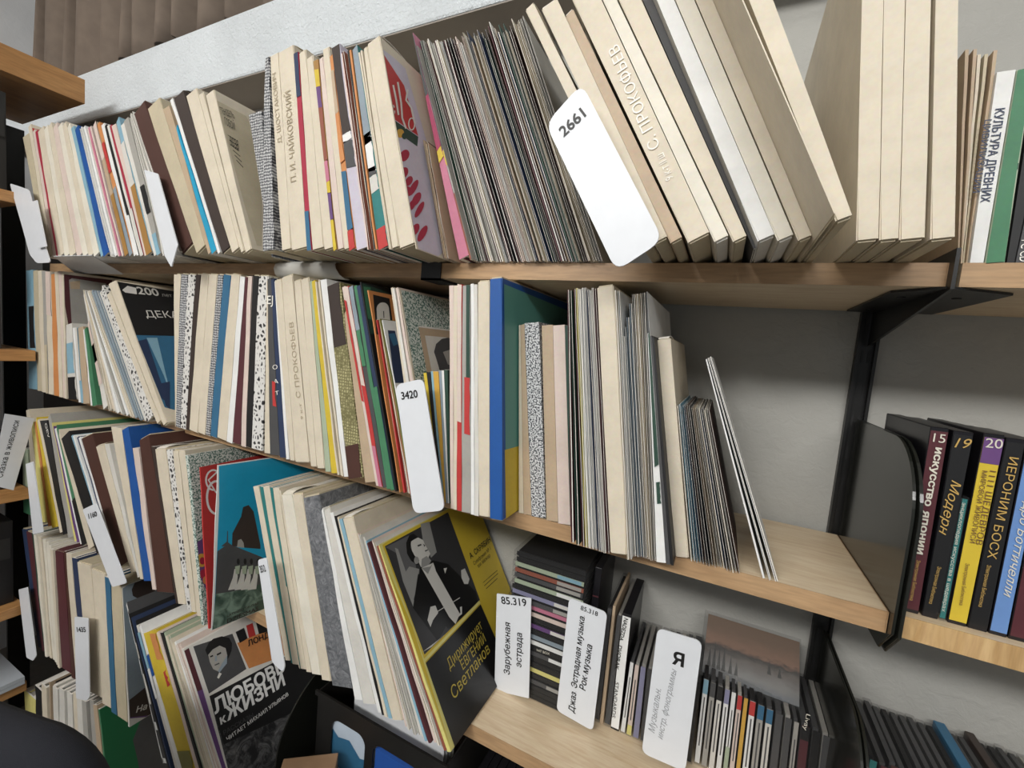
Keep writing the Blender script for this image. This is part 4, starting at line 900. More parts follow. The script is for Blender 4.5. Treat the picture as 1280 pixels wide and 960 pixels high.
# ---------------------------------------------------------------- fourth shelf
G4 = 'records on the fourth shelf'
row(Z4, [
 ('set', dict(y=-.328, depth=.31, mark='the fourth row left end')),
 (27, 661, 46, 800, 'b', 'navy', {'lab': 'dark blue-grey box at far left of the fourth row'}), (32.5, 664, 51, 806, 'b', 'maroon', {'lab': 'dark maroon box at the left end of the fourth row'}), (40, 666, 55, 812, 's', 'darkgreen', {'r': (43, 667, 58, 815)}), (43.5, 668, 58.5, 820, 'run', 6, dict(pal=['cream', 'beige', 'ivory'], mix=1, hj=1)),
 (69, 688, 77, 834, 'b', 'maroon', {'lab': 'maroon-brown box right of thin cream sleeves, fourth row', 'r': (79, 688, 89, 840)}), (79.5, 689, 89.5, 842, 's', 'brown', {'r': (82, 689, 94, 846)}), (82.5, 690, 94.5, 846, 's', 'cream', {'r': (89, 689, 103, 852)}), (89.5, 697, 103.5, 854, 's', 'navy', {'r': (96, 697, 111, 860)}), (96.5, 702, 112, 868, 'b', 'cream', {'r': (113, 702, 127, 870)}), (113.5, 702, 127.5, 874, 'b', 'cream', {'r': (130, 702, 139, 882)}), (130.5, 716, 139.5, 888, 's', 'steelblue', {'lab': 'narrow steel blue spine left of the pale На sleeve', 'r': (137, 716, 146, 890)}), (138, 714, 146.5, 894, 'b', 'beige', {'r': (151, 714, 159, 895)}),
 (151, 722, 160, 897, 's', 'pale', {'art': art_na, 'lab': 'pale sleeve with dark brown patches and the word На', 'r': (152.5, 722, 162.5, 898)}), (155, 757, 200, 950, 'gap'),
 ('set', dict(y=-.336, depth=.30, mark='the pale На sleeve')),
 (158.5, 757, 204, 953, 's', 'darkgrey', {'lab': 'black-and-white chequered spine right of the pale На sleeve', 'seg': [(.0, .03, 'white'), (.2, .25, 'white'), (.36, .55, 'offwhite'), (.65, .75, 'offwhite'), (.95, 1, 'white'), (.0, 1, 'white', 0, .25)]}), (163, 768, 210, 955, 'run', 3, dict(pal=['navy', 'pale', 'black', 'bluegrey'], mix=1, hj=1)), (170, 782, 218, 958, 's', 'pale', {'seg': [(.7, .95, 'lightblue'), (.5, .7, 'white')]}), (174, 784, 222, 959, 's', 'white', {'seg': [(.66, .8, 'blue')]}),
 (179, 792, 229, 965, 's', 'yellow', {'lab': 'bright yellow sleeve spine near the bottom left of the photo', 'seg': [(.8, .98, 'orange', .5, .95), (.62, .72, 'red', .7, .95), (0, .2, 'olive')]}), (196, 791, 247, 968, 's', 'palepink'), (199.5, 791, 252, 970, 's', 'black'), (203, 792, 256, 975, 'run', 7, dict(pal=['white', 'pale', 'cream', 'palegreen', 'black', 'palepink'], mix=.7, hj=1)),
 (226.5, 811, 280, 975, 's', 'offwhite', {'art': art_love, 'lab': 'sleeve titled ЛЮБОВЬ К ЖИЗНИ with a portrait, facing out', 'r': (229, 810, 283, 978)}), (232, 810, 286, 978, 'end'),
], 'on the fourth shelf', G4)

# ---------------------------------------------------------------- divider cards and signs
def rounded(pts, r, n=5):
    out = []; N = len(pts)
    for i in range(N):
        p = pts[i]; a = pts[i-1]; b = pts[(i+1) % N]
        rr = min(r, (a-p).length*.45, (b-p).length*.45)
        s = p + (a-p).normalized()*rr; e = p + (b-p).normalized()*rr
        for k in range(n+1):
            t = k/n; out.append(s*(1-t)**2 + p*2*t*(1-t) + e*t*t)
    return out
def plate(name, plane, px, r, mat, th=0.0018, parent=None, origin=None):
    P = rounded([plane.at(u, v) for u, v in px], r); bm = bmesh.new()
    a = [bm.verts.new(p) for p in P]; b = [bm.verts.new(p - plane.n*th) for p in P]; n = len(P)
    fa = bm.faces.new(a); bm.faces.new(b[::-1])
    for i in range(n): bm.faces.new((a[i], b[i], b[(i+1) % n], a[(i+1) % n]))
    bmesh.ops.bevel(bm, geom=list(fa.edges), offset=0.0003, segments=1, affect='EDGES')
    lo = min(P, key=lambda p: p.z)
    return link(name, bm, mat, parent, origin=origin or lo)
def divider(px, y, label, number=None, r=.008, mat=None, bold=.025, hgt=None, cat='divider', name='divider_card'):
    pl = PY(y); o = plate(name, pl, px, r, mat or CARD); tag(o, label, cat)
    for s, a, b in (number or []):
        text(pl, s, a, b, INK, o, bold=bold, hgt=hgt)
    return o
divider([(727, 104), (682, 155), (770, 339), (829, 300)], -.372, 'big white divider card numbered 2661 on the top shelf', [('2661', (704.5, 171.5), (733, 144))], r=.014)
divider([(494, 481), (529, 473), (556, 638), (517, 642)], -.318, 'white divider card numbered 3420 on the second shelf', [('3420', (502, 499.5), (522.5, 496.5))], r=.012)
divider([(103, 637), (120, 629), (158, 729), (140, 734)], -.345, 'white divider card numbered 1160 leaning in the third row', [('1160', (111, 648.5), (121.5, 645))], r=.006, hgt=.012)
divider([(32, 580), (41, 577), (54, 665), (41, 668)], -.345, 'narrow grey-white divider card at the far left of the third row', r=.004)
divider([(93, 771), (110, 773), (112, 871), (108, 876), (95, 873)], -.350, 'white divider card numbered 1435 in front of the fourth row', [('1435', (96.5, 790), (107.5, 790))], r=.005, hgt=.012)
divider([(23, 737), (34, 734), (45, 820), (41, 826), (33, 822)], -.345, 'small white divider card at the left end of the fourth row', r=.005)
divider([(322, 700), (333, 697), (356, 834), (353, 840), (340, 828)], -.345, 'long narrow white divider card beside the sky-blue sleeve', [('3512', (326, 716), (332.5, 714))], r=.006, hgt=.012)
divider([(180, 212), (197, 217), (222, 306), (214, 334), (206, 320)], -.352, 'narrow grey divider card with a pointed foot, left on top shelf', r=.003)
divider([(12, 229), (36, 237), (46, 275), (63, 328), (46, 329), (37, 318), (28, 285)], -.345, 'white plastic plate at the far left end of the top shelf', r=.012, cat='bookend', name='bookend_plate')
divider([(40, 252), (46, 250), (58, 308), (47, 310)], -.352, 'small white slip tucked at the far left of the top shelf', r=.002, name='paper_slip', cat='paper')
# label card sticking out under the first records
bm = bmesh.new(); P = [Vector(p) for p in ((-1.70, -.350, -.0016), (-1.50, -.352, -.0016), (-1.60, -.252, -.0265), (-1.86, -.252, -.0265))]
a = [bm.verts.new(p) for p in P]; b = [bm.verts.new(p + Vector((0, 0, -.0012))) for p in P]
bm.faces.new(a); bm.faces.new(b[::-1])
for i in range(4): bm.faces.new((a[i], b[i], b[(i+1) % 4], a[(i+1) % 4]))
lc = link('label_card', bm, CARD, origin=(-1.7, -.30, -.026)); tag(lc, 'white label card bent under the records at left of top shelf', 'card')
# translucent label holder hooked on the shelf front
bm = bmesh.new(); prof = [(-.2515, .002), (-.262, .001), (-.272, -.005), (-.274, -.014), (-.270, -.024), (-.262, -.0300), (-.256, -.0305)]
A = []
for k, x in enumerate((-.985, -.965, -.90, -.84)):
    A.append([bm.verts.new((x + .03*j/6 * (1 if k > 1 else -.3), yy, zz)) for j, (yy, zz) in enumerate(prof)])
for p, q in zip(A, A[1:]):
    for i in range(len(prof)-1): bm.faces.new((p[i], q[i], q[i+1], p[i+1]))
lh = link('label_holder', bm, plain('milky_plastic', 'c9c7c0', .3), origin=(-.9, -.262, -.03), smooth=True)
mm = lh.modifiers.new('thickness', 'SOLIDIFY'); mm.thickness = .0012
tag(lh, 'milky plastic label holder curling over the top shelf edge', 'label holder')

# signs standing on the third shelf
s1 = divider([(621, 742), (664, 748), (661, 873), (618, 863)], -.161, 'white sign 85.319 Зарубежная эстрада beside the disc stack', [('85.319', (627, 754.5), (658.5, 758))], r=.001, bold=.015, cat='sign', name='section_sign')
text(PY(-.161), 'Зарубежная', (637, 844), (637.6, 779), INK, s1, bold=.015); text(PY(-.161), 'эстрада', (651.5, 835), (652.4, 792), INK, s1, bold=.015)
s2 = divider([(711.5, 747), (759, 766), (741, 914), (695.5, 888)], -.163, 'white rounded sign 85.318 Джаз leaning by the disc stack', [('85.318', (725.5, 762), (747, 770.5))], r=.009, bold=.015, cat='sign', name='section_sign')
text(PY(-.163), 'Джаз. Эстрадная музыка.', (717.5, 892), (731, 770), INK, s2, shear=.12, bold=.02); text(PY(-.163), 'Рок-музыка', (731.5, 864), (740.5, 807), INK, s2, shear=.12, bold=.02)
s3 = divider([(822, 785), (878, 802), (856.5, 965), (802, 941)], -.166, 'white rounded sign with the letter Я in front of the discs', [('Я', (840, 829), (854.5, 834))], r=.011, bold=.035, cat='sign', name='section_sign')
text(PY(-.166), 'Музыкальн.', (818, 917), (826.5, 862), PENCIL, s3, shear=.3, name='handwriting'); text(PY(-.166), 'инстр. фонограммы', (828, 925), (846, 838), PENCIL, s3, shear=.3, name='handwriting')

# ---------------------------------------------------------------- discs
def cap_text(fnfront, s, a, b, mat, o, **k): text(fnfront, s, a, b, mat, o, **k)
def disc(it, col, label, group=None, cat='disc case', name='disc_case', foot=None, cap=None, mat=None, band=(.14, .86)):
    """jewel case: clear shell, printed spine card behind its front, dark tray inside"""
    fn = it.fn; d = it.depth
    bm = bmesh.new(); hexa(bm, fn, 0, 1, 0, 1, 0, 1)
    bmesh.ops.bevel(bm, geom=bm.edges[:], offset=min(.0007, it.w*.1), segments=1, affect='EDGES')
    o = link(name, bm, mat or JEWEL, origin=it.base); tag(o, label, cat, group)
    t0 = -.0004/d if mat else .0012/d
    bm = bmesh.new(); mats = [M(col, .4)]
    hexa(bm, fn, band[0], band[1], t0, t0 + .0008/d, .02, .98)
    link('spine_card', bm, mats, o)
    for h0, h1, c in ([(.0, foot[0], foot[1])] if foot else []) + ([(1 - cap[0], 1, cap[1])] if cap else []):
        bm = bmesh.new(); hexa(bm, fn, band[0], band[1], t0 - .0005/d, t0, max(.02, h0), min(.98, h1)); link('spine_label', bm, M(c, .4), o)
    if not mat and col in ('white', 'offwhite', 'grey', 'palepink', 'pale'):
        bm = bmesh.new(); hexa(bm, fn, .42, .60, t0 - .0003/d, t0, .22, .78); link('printed_line', bm, M('darkgrey', .4), o)
    if not mat:
        bm = bmesh.new(); hexa(bm, fn, .2, .8, .010/d, .985, .03, .97); link('disc_tray', bm, M(random.choice(['black', 'darkgrey', 'darkgrey', 'grey'])), o)
    return o
class Lim: v = None
def cases(zs, y, depth, table, **kw):
    prev = None
    for i, t in enumerate(table):
        if t[4] == 'end': continue
        op = t[6]; e1 = op.get('r') or table[i+1][:4]
        it = geom(t[:4], e1, op.get('y', y), zs, op.get('h'), op.get('depth', depth), prev=prev); prev = it.lim
        o = disc(it, t[5], op['lab'], **{k: v for k, v in op.items() if k in ('foot', 'cap', 'mat', 'cat', 'name', 'band')})
        for q in op.get('txt', []):
            text(Plane(it.fn(.5, -.0013/it.depth, 0), (0, 1, 0)), q[0], q[1], q[2], q[3], o, **(q[4] if len(q) > 4 else {}))
SILV = plain('silver_lettering', 'd8d3c4', .4); GOLD = plain('gold_lettering', 'c3a05a', .4)
# stack of discs lying flat
zc = Z3; names = ['black', 'black', 'black', 'darkgrey', 'black', 'paleyellow', 'black', 'black', 'darkgrey', 'black', 'white', 'bluegrey', 'black', 'purple', 'black', 'palepink', 'pink', 'darkgrey', 'lavender', 'black', 'palegreen', 'darkgrey', 'rust', 'palegreen', 'black', 'black']
for k, c in enumerate(names):
    dx = random.uniform(-.0025, .0025) - (.006 if c in ('pink', 'palepink') else 0); dyy = random.uniform(-.002, .002)
    x0, x1, y0, y1 = -.488 + dx, -.351 + dx, -.152 + dyy, -.014 + dyy
    def fl(s, t, h, x0=x0, x1=x1, y0=y0, y1=y1, zc=zc): return Vector((x0 + (x1-x0)*s, y0 + (y1-y0)*t, zc + .0100*h))
    bm = bmesh.new(); hexa(bm, fl, 0, 1, 0, 1, 0, 1); bmesh.ops.bevel(bm, geom=bm.edges[:], offset=.0006, segments=1, affect='EDGES')
    o = link('disc_case', bm, JEWEL, origin=((x0+x1)/2, (y0+y1)/2, zc))
    tag(o, f"{word(c)} spined disc case in the flat stack, {ordw(len(names)-k)} from the top", 'disc case', 'flat stack of disc cases')
    bm = bmesh.new(); hexa(bm, fl, .04, .96, .006, .012, .14, .86); link('spine_card', bm, M(c, .4), o)
    if c in ('palegreen', 'rust', 'lavender', 'purple', 'darkgrey'):
        bm = bmesh.new(); hexa(bm, fl, .62, .93, .003, .006, .2, .8); link('spine_label', bm, M('lightblue' if c == 'palegreen' and k > 22 else random.choice(['offwhite', 'white', 'grey']), .4), o)
    bm = bmesh.new(); hexa(bm, fl, .05, .95, .05, .98, .2, .8); link('disc_tray', bm, M('black'), o)
    if k == 8: text(Plane((0, y0 - .0006, 0), (0, 1, 0)), 'HIT BOX', (671, 814), (687, 819), SILV, o)
    zc += .0101
bm = bmesh.new(); box(bm, -.3462, -.3345, -.126, -.012, Z3 + .0003, Z3 + .262, bev=.0012); o = link('video_case', bm, plain('black_case_plastic', '17161a', .3), origin=(-.340, -.06, Z3))
tag(o, 'tall black case standing just right of the flat disc stack', 'case')
for q in range(3):
    bm = bmesh.new(); box(bm, -.3455, -.3352, -.1266, -.1261, Z3 + .21 - .045*q, Z3 + .212 - .045*q); link('printed_line', bm, M('maroon'), o)
# standing discs between the signs
cases(Z3, -.135, .13, [
 (759, 757, 742, 906, 's', 'darkgrey', dict(lab='dark disc case just right of the 85.318 sign')), (766, 757, 748.5, 908, 's', 'tan', dict(lab='thin tan card disc sleeve right of the 85.318 sign', r=(770, 757, 753.5, 909), mat=M('tan'))),
 (771, 766, 754.5, 903, 's', 'darkgrey', dict(lab='dark grey disc case left of the STANDARDS case')),
 (778, 766, 763.5, 905, 's', 'white', dict(lab='white-spined case lettered NADEZDA DVORAK STANDARDS', mat=plain('black_case_plastic', '17161a', .3), r=(789.5, 770, 774, 909), cat='disc case', band=(.03, .97),
    txt=[('NADEZDA', (780.5, 772), (774, 800), INK, dict(hgt=.006, bold=.02)), ('DVORAK', (773, 806), (768.5, 836), INK, dict(hgt=.006, bold=.02)), ('STANDARDS', (769, 852), (764.5, 896), INK, dict(hgt=.006))])),
 (787, 826, 774.5, 914, 's', 'white', dict(lab='white-spined disc case right of the STANDARDS case')), (793, 829, 781.5, 919, 's', 'palepink', dict(lab='pink-spined disc case between the STANDARDS case and Я sign', foot=(.15, 'paleyellow'))), (800, 831, 789.5, 922, 's', 'lavender', dict(lab='lavender-spined disc case left of the Я sign')), (808.5, 834, 799, 925, 's', 'darkgrey', dict(lab='dark disc case, first hidden behind the Я sign', r=(816, 836, 806, 928))),
 (817, 838, 807, 929, 's', 'darkgrey', dict(lab='dark disc case, second hidden behind the Я sign')), (826, 840, 817, 934, 's', 'grey', dict(lab='grey disc case, third hidden behind the Я sign')), (835, 842, 826, 938, 's', 'black', dict(lab='black disc case, fourth hidden behind the Я sign')), (844, 844, 835, 942, 's', 'grey', dict(lab='grey disc case, fifth hidden behind the Я sign')), (853, 846, 844, 946, 's', 'darkgrey', dict(lab='dark disc case, sixth hidden behind the Я sign')), (862, 848, 852, 950, 's', 'black', dict(lab='black-spined disc case touching the right side of the Я sign', r=(877, 847, 866, 952))),
 (878, 847, 867, 953, 'end')])
us = [879, 887.5, 896.5, 905.5, 914, 921.5, 929.5, 936.5, 946.5, 957.5, 968.5, 981, 992, 1000.5, 1015, 1028, 1040]
cl = [('white', None, 'lightblue'), ('grey', None, 'darkgrey'), ('offwhite', None, 'black'), ('white', None, 'lavender'), ('white', 'palegreen', None), ('palepink', None, 'red'), ('amber', None, None), ('white', None, 'red'), ('grey', None, 'steelblue'), ('pale', None, 'steelblue'), ('darkgrey', None, None), ('darkgrey', None, None), ('grey', None, None), ('maroon', None, 'black'), ('black', None, None), ('darkgrey', None, None)]
tb = []
for i, u in enumerate(us):
    v = 847 + (u - 880)*.475
    tb.append((u, v, u - 12.5, v + 108, 's' if i < 16 else 'end', cl[min(i, 15)][0], dict(
        lab=f"{cl[min(i,15)][0].replace('palepink','pale pink').replace('offwhite','off-white').replace('darkgrey','dark grey')}-spined disc case, {ordw(i+1)} rightward from the Я sign", cap=(.18, cl[min(i, 15)][2]) if cl[min(i, 15)][2] else None, foot=(.35, 'palegreen') if cl[min(i, 15)][1] else None,
        txt=[('Livay', (1008, 892), (1004, 912), SILV, dict(hgt=.005))] if i == 13 else [])))
cases(Z3, -.13, .125, tb)
# landscape disc leaning on the wall above them
pa = [PZ(Z3 + .1275).at(871, 839), PZ(Z3 + .1275).at(988.5, 886)]
ya = (pa[0].y + pa[1].y)/2; xa, xb = pa[0].x + .002, pa[0].x + .142
zb_ = Z3 + .1268
class _L: pass
tilt = Vector((0, .068, .078)).normalized(); up_n = Vector((0, -tilt.z, tilt.y))
def lf(s, t, h): return Vector((xa + (xb-xa)*s, ya, zb_)) + tilt*(.098*h) - up_n*(.0100*t)
bm = bmesh.new(); hexa(bm, lf, 0, 1, 0, 1, 0, 1); bmesh.ops.bevel(bm, geom=bm.edges[:], offset=.0007, segments=1, affect='EDGES')
ld = link('disc_case', bm, JEWEL, origin=lf(.5, .5, 0)); tag(ld, 'disc case with a winter landscape cover leaning above the standing discs', 'disc case')
bm = bmesh.new(); hexa(bm, lf, .04, .985, .1, .2, .05, .95); cvm, cnt, cb = newmat('winter_landscape_print'); cb.inputs['Roughness'].default_value = .4
tc = nd(cnt, 'ShaderNodeTexCoord'); sx = nd(cnt, 'ShaderNodeSeparateXYZ'); cnt.links.new(tc.outputs['Generated'], sx.inputs[0])
nz_ = nd(cnt, 'ShaderNodeTexNoise', i_Scale=9.0, i_Detail=6.0); cnt.links.new(tc.outputs['Generated'], nz_.inputs['Vector'])
ad = nd(cnt, 'ShaderNodeMath', operation='MULTIPLY_ADD'); cnt.links.new(nz_.outputs[0], ad.inputs[0]); ad.inputs[1].default_value = .25; cnt.links.new(sx.outputs[2], ad.inputs[2])
cnt.links.new(ramp(cnt, ad.outputs[0], [(.12, lin('50565c')), (.30, lin('6a6865')), (.52, lin('544d47')), (.62, lin('2b2622')), (.70, lin('7a5c49')), (.95, lin('65503f'))]), cb.inputs['Base Color'])
link('cover_print', bm, cvm, ld)
Lp = Plane(lf(.5, .05, .5), up_n); L = []
for x, s in ((.10, .30), (.15, .42), (.20, .34), (.25, .40), (.32, .26), (.38, .2), (.70, .2), (.80, .16)):
    b0_ = .16 if x < .5 else .34
    L.append(([lf(x - .02, .09, b0_), lf(x + .02, .09, b0_), lf(x, .09, b0_ + s)], 0))
for pts, _ in L:
    bm = bmesh.new(); bm.faces.new([bm.verts.new(p) for p in pts]); link('printed_tree', bm, plain('print_dark_fir', '2b2a27', .5), ld)
# discs on the right-hand lower shelf
xx = .020; rc = ['palepink', 'purple', 'teal', 'maroon', 'brown', 'amber', 'white', 'darkgrey', 'grey', 'black', 'grey', 'darkgrey', 'steelblue', 'grey', 'darkgrey', 'brown', 'grey', 'darkgrey', 'grey', 'tan', 'grey', 'grey', 'darkgrey', 'grey', 'black', 'grey']
for k, c in enumerate(rc):
    wd = .0102 if c != 'steelblue' else .013
    y0 = -.141 + random.uniform(-.003, .003); hh = .124 + (.004 if c in ('steelblue', 'brown') else 0)
    def rf(s, t, h, x=xx, w_=wd, y0=y0, hh=hh): return Vector((x + w_*s, y0 + .128*t, Z3 + hh*h))
    it = Item(); it.fn = rf; it.depth = .128; it.w = wd; it.base = rf(.5, .5, 0)
    disc(it, c, f"{word(c)} disc case on the lower right shelf, {ordw(k+1)} from the curved end panel", mat=M('steelblue', .4) if c == 'steelblue' else (M('darkbrown', .4) if c == 'brown' and k > 8 else None))
    xx += wd + .0004
# art discs on the right-hand middle shelf
BC = plain('black_case_plastic', '17161a', .3)
def art_case(extra=None, **k): return dict(mat=BC, band=(.04, .96), name='video_disc_case', **k)
def emblem(u, v, mt):
    return [('(o)', (u, v), (u + .3, v + 11), mt, dict(hgt=.005))]
cases(Z2, -.236, .138, [
 (1163, 533, 1126.5, 760, 's', 'maroon', art_case(lab='maroon case 15 Искусство Японии next to the black end panel', r=(1187, 537, 1149, 764), txt=[('15', (1166, 552), (1181, 554), SILV), ('искусство', (1170, 559), (1155.5, 632), SILV, dict(hgt=.006, bold=.03)), ('японии', (1154.5, 638), (1146, 692), SILV, dict(hgt=.006, bold=.03)), ('Электронная Библиотека', (1146, 700), (1137, 750), GOLD, dict(hgt=.003))])),
 (1192, 538, 1152, 768, 's', 'black', art_case(lab='black case 19 Модерн, second of the art cases', r=(1218, 542, 1173, 772), txt=[('19', (1193, 559), (1214, 561), GOLD, dict(shear=.3)), ('Модерн', (1190, 600), (1173, 667), GOLD, dict(hgt=.0075, shear=.3)), ('Электронная Библиотека', (1172, 708), (1161, 754), GOLD, dict(hgt=.003))])),
 (1201, 620, 1174, 769, 's', 'teal', dict(lab='short thin teal disc case between the black 19 and yellow 20 cases', r=(1213, 621, 1184.5, 770), txt=[('энциклопедия искусства в шедеврах', (1203, 628), (1177, 764), SILV, dict(hgt=.003))], depth=.10)),
 (1230, 541, 1185.5, 769, 's', 'yellow', art_case(lab='yellow case 20 1111 шедевров with a purple top', r=(1257, 545, 1210.5, 773), cap=(.15, 'purple'), txt=[('20', (1231.5, 559), (1253, 561), SILV), ('1111 ШЕДЕВРОВ', (1237.5, 588), (1219.5, 680), plain('brown_lettering', '6b4a33', .5), dict(hgt=.0048)), ('МИРОВОЙ ЖИВОПИСИ', (1228, 588), (1212, 678), plain('brown_lettering', '6b4a33', .5), dict(hgt=.0038)), ('Электронная Библиотека', (1207, 704), (1199, 756), plain('brown_lettering', '6b4a33', .5), dict(hgt=.003))])),
 (1258, 547, 1211, 774, 's', 'black', art_case(lab='black case lettered ИЕРОНИМ БОСХ in gold', r=(1283, 550, 1236.5, 780), txt=[('ИЕРОНИМ БОСХ', (1262, 571), (1234, 697), GOLD, dict(hgt=.0065)), ('Электронная Библиотека', (1234, 706), (1223, 758), GOLD, dict(hgt=.003))])),
 (1284, 552, 1237.5, 781, 's', 'sky', art_case(lab='sky blue case with white script, second from the right edge', r=(1307, 556, 1260.5, 788), txt=[('Сандро Боттичелли', (1286, 600), (1254, 745), SILV, dict(hgt=.0065, shear=.3))])),
 (1308, 556, 1262, 788, 's', 'maroon', art_case(lab='maroon case cut off by the right edge of the photo', r=(1335, 560, 1288, 792))), (1340, 560, 1290, 792, 'end')])

# ---------------------------------------------------------------- things on the lower shelves
row(Z5, [('set', dict(y=-.325, depth=.28, mark='the lowest row left end')),
 (30, 862, 33, 940, 's', 'paleyellow', {'lab': 'pale yellow magazine at the left end of the lowest row'}), (44, 856, 46, 950, 's', 'black'), (53, 852, 55, 955, 'run', 7, dict(pal=['pale', 'grey', 'tan', 'cream'], mix=.8)), (104, 872, 110, 975, 'run', 3, dict(pal=['tan', 'grey'], mix=1)),
 (122, 880, 134, 985, 's', 'green', {'lab': 'dark green sleeve behind the chair at bottom left', 'art': art_simple([([(124, 886), (210, 845), (290, 850), (290, 1010), (138, 1010)], plain('print_bottle_green', '12613a', .5)), ([(166, 925), (176, 900), (192, 880), (215, 870), (225, 985), (178, 985), (172, 950)], 'darkgrey')]), 'r': (124, 880, 136, 985)}), (128, 880, 140, 985, 'end')],
 'in the lowest row', 'magazines on the lowest shelf')
# black bookend beside the facing-out sleeve
o = None
prof = [(-.02, Z4 + .0005), (-.02, Z4 + .26)]; r_, cy, cz = .16, -.285 + .16, Z4 + .26 - .16
prof += [(cy + r_*math.cos(math.radians(a)), cz + r_*math.sin(math.radians(a))) for a in range(95, 181, 7)] + [(-.285, Z4 + .0005)]
bm = bmesh.new(); a = [bm.verts.new((-.912, y, z)) for y, z in prof]; b = [bm.verts.new((-.909, y, z)) for y, z in prof]; n = len(prof)
bm.faces.new(a); bm.faces.new(b[::-1])
for i in range(n): bm.faces.new((a[i], b[i], b[(i+1) % n], a[(i+1) % n]))
tag(link('bookend', bm, BLKGLOSS, origin=(-.91, -.15, Z4)), 'black rounded bookend beside the ЛЮБОВЬ К ЖИЗНИ sleeve', 'bookend')
# cardboard box
bm = bmesh.new(); box(bm, -.05, .05, -.045, .045, 0, .158, bev=.001)
cb_ = link('cardboard_box', bm, plain('brown_cardboard', '9a7a5c', .8, noise=.1), origin=(0, 0, 0)); cb_.location = (-.80, -.305, Z4 + .0003); cb_.rotation_euler = (0, 0, math.radians(38))
tag(cb_, 'brown cardboard box in front of the black crate', 'box')
# black plastic crate with oval windows
cr = empty('crate', (-.66, -.12, Z4)); tag(cr, 'black plastic crate holding papers on the fourth shelf', 'crate')
BP = plain('black_crate_plastic', '1d1c1b', .45, noise=.15)
x0, x1, y0, y1, zt = -.72, -.46, -.224, -.03, Z4 + .245
def xp(pl, u, v): p = pl.at(u, v); return p
fp = PY(y0)
X0, X1 = -.868, -.545
bm = bmesh.new(); box(bm, X0, X1, y0, y1, Z4 + .0005, Z4 + .004); link('base', bm, BP, cr)
bm = bmesh.new()
box(bm, X0, X1, y0, y0 + .003, Z4 + .004, Z4 + .10); box(bm, X0, X1, y0, y0 + .003, Z4 + .205, zt)
def window_wall(bm, xs):
    zc0, zc1 = Z4 + .10, Z4 + .205
    for q0, q1 in xs: box(bm, q0, q1, y0, y0 + .003, zc0, zc1)
window_wall(bm, ((X0, -.825), (-.735, -.715), (-.60, X1)))
for cx in (-.825, -.735, -.715, -.60):          # rounded window corners
    for zc_, sg in ((Z4 + .10, 1), (Z4 + .205, -1)):
        sx = 1 if cx in (-.825, -.715) else -1; R = .022
        pts = [(cx, zc_)] + [(cx + sx*R*(1 - math.sin(math.radians(q))), zc_ + sg*R*(1 - math.cos(math.radians(q)))) for q in range(0, 91, 15)]
        a = [bm.verts.new((x, y0, z)) for x, z in pts]; b = [bm.verts.new((x, y0 + .003, z)) for x, z in pts]; n = len(pts)
        bm.faces.new(a); bm.faces.new(b[::-1])
        for i in range(n): bm.faces.new((a[i], b[i], b[(i+1) % n], a[(i+1) % n]))
link('front_wall', bm, BP, cr)
for nm, xa_, xb_ in (('side_wall', X0, X0 + .003), ('side_wall', X1 - .003, X1)):
    bm = bmesh.new(); box(bm, xa_, xb_, y0 + .003, y1, Z4 + .004, zt); link(nm, bm, BP, cr)
bm = bmesh.new(); box(bm, X0, X1, y1 - .003, y1, Z4 + .004, zt); link('back_wall', bm, BP, cr)
bm = bmesh.new(); box(bm, X0 - .004, X1 + .004, y0 - .004, y0, zt - .008, zt + .002); link('rim', bm, BP, cr)
def paper(name, x0, x1, y0, y1, z0, z1, hexc, label, cat, lean=0.0):
    bm = bmesh.new(); vs = []
    for x in (x0, x1):
        for yy in (y0, y1):
            for zz, q in ((z0, 0), (z1, lean)): vs.append(bm.verts.new((x, yy + q, zz)))
    for f in ((0, 1, 3, 2), (4, 6, 7, 5), (0, 4, 5, 1), (2, 3, 7, 6), (0, 2, 6, 4), (1, 5, 7, 3)): bm.faces.new([vs[i] for i in f])
    return tag(link(name, bm, plain('paper_' + hexc, hexc, .6, noise=.06), origin=((x0+x1)/2, (y0+y1)/2, z0)), label, cat)
pf = paper('picture_card', -.84, -.725, -.219, -.216, Z4 + .0045, Z4 + .215, 'b9c6d3', 'picture card with blue hills seen through the left crate window', 'card')
bm = bmesh.new()
pts = [(-.84, .10), (-.725, .10), (-.725, .155), (-.75, .148), (-.78, .172), (-.81, .165), (-.84, .185)]
bm.faces.new([bm.verts.new((x, -.2194, Z4 + z)) for x, z in pts]); link('printed_hills', bm, M('steelblue', .4), pf)
paper('book', -.712, -.62, -.219, -.2, Z4 + .0045, Z4 + .19, '1f4f9c', 'blue book seen through the right crate window', 'book')
for k in range(4):
    paper('envelope', -.80 + .01*k, -.575, -.190 + .012*k, -.1885 + .012*k, Z4 + .0045, Z4 + .256 - .004*k, ('d9dbdd', 'cfd2d4', 'c4c7c9', 'd4d2cc')[k], f'white paper folder standing in the black crate, {ordw(k+1)} from the front', 'folder')
for k in range(3):
    paper('book', -.845, -.59, -.125 + .024*k, -.104 + .024*k, Z4 + .0045, Z4 + .275 + .008*k, ('6b5c4c', '5a4d41', '4b4138')[k], f'old brown book at the back of the black crate, {ordw(k+1)} from the front', 'book')
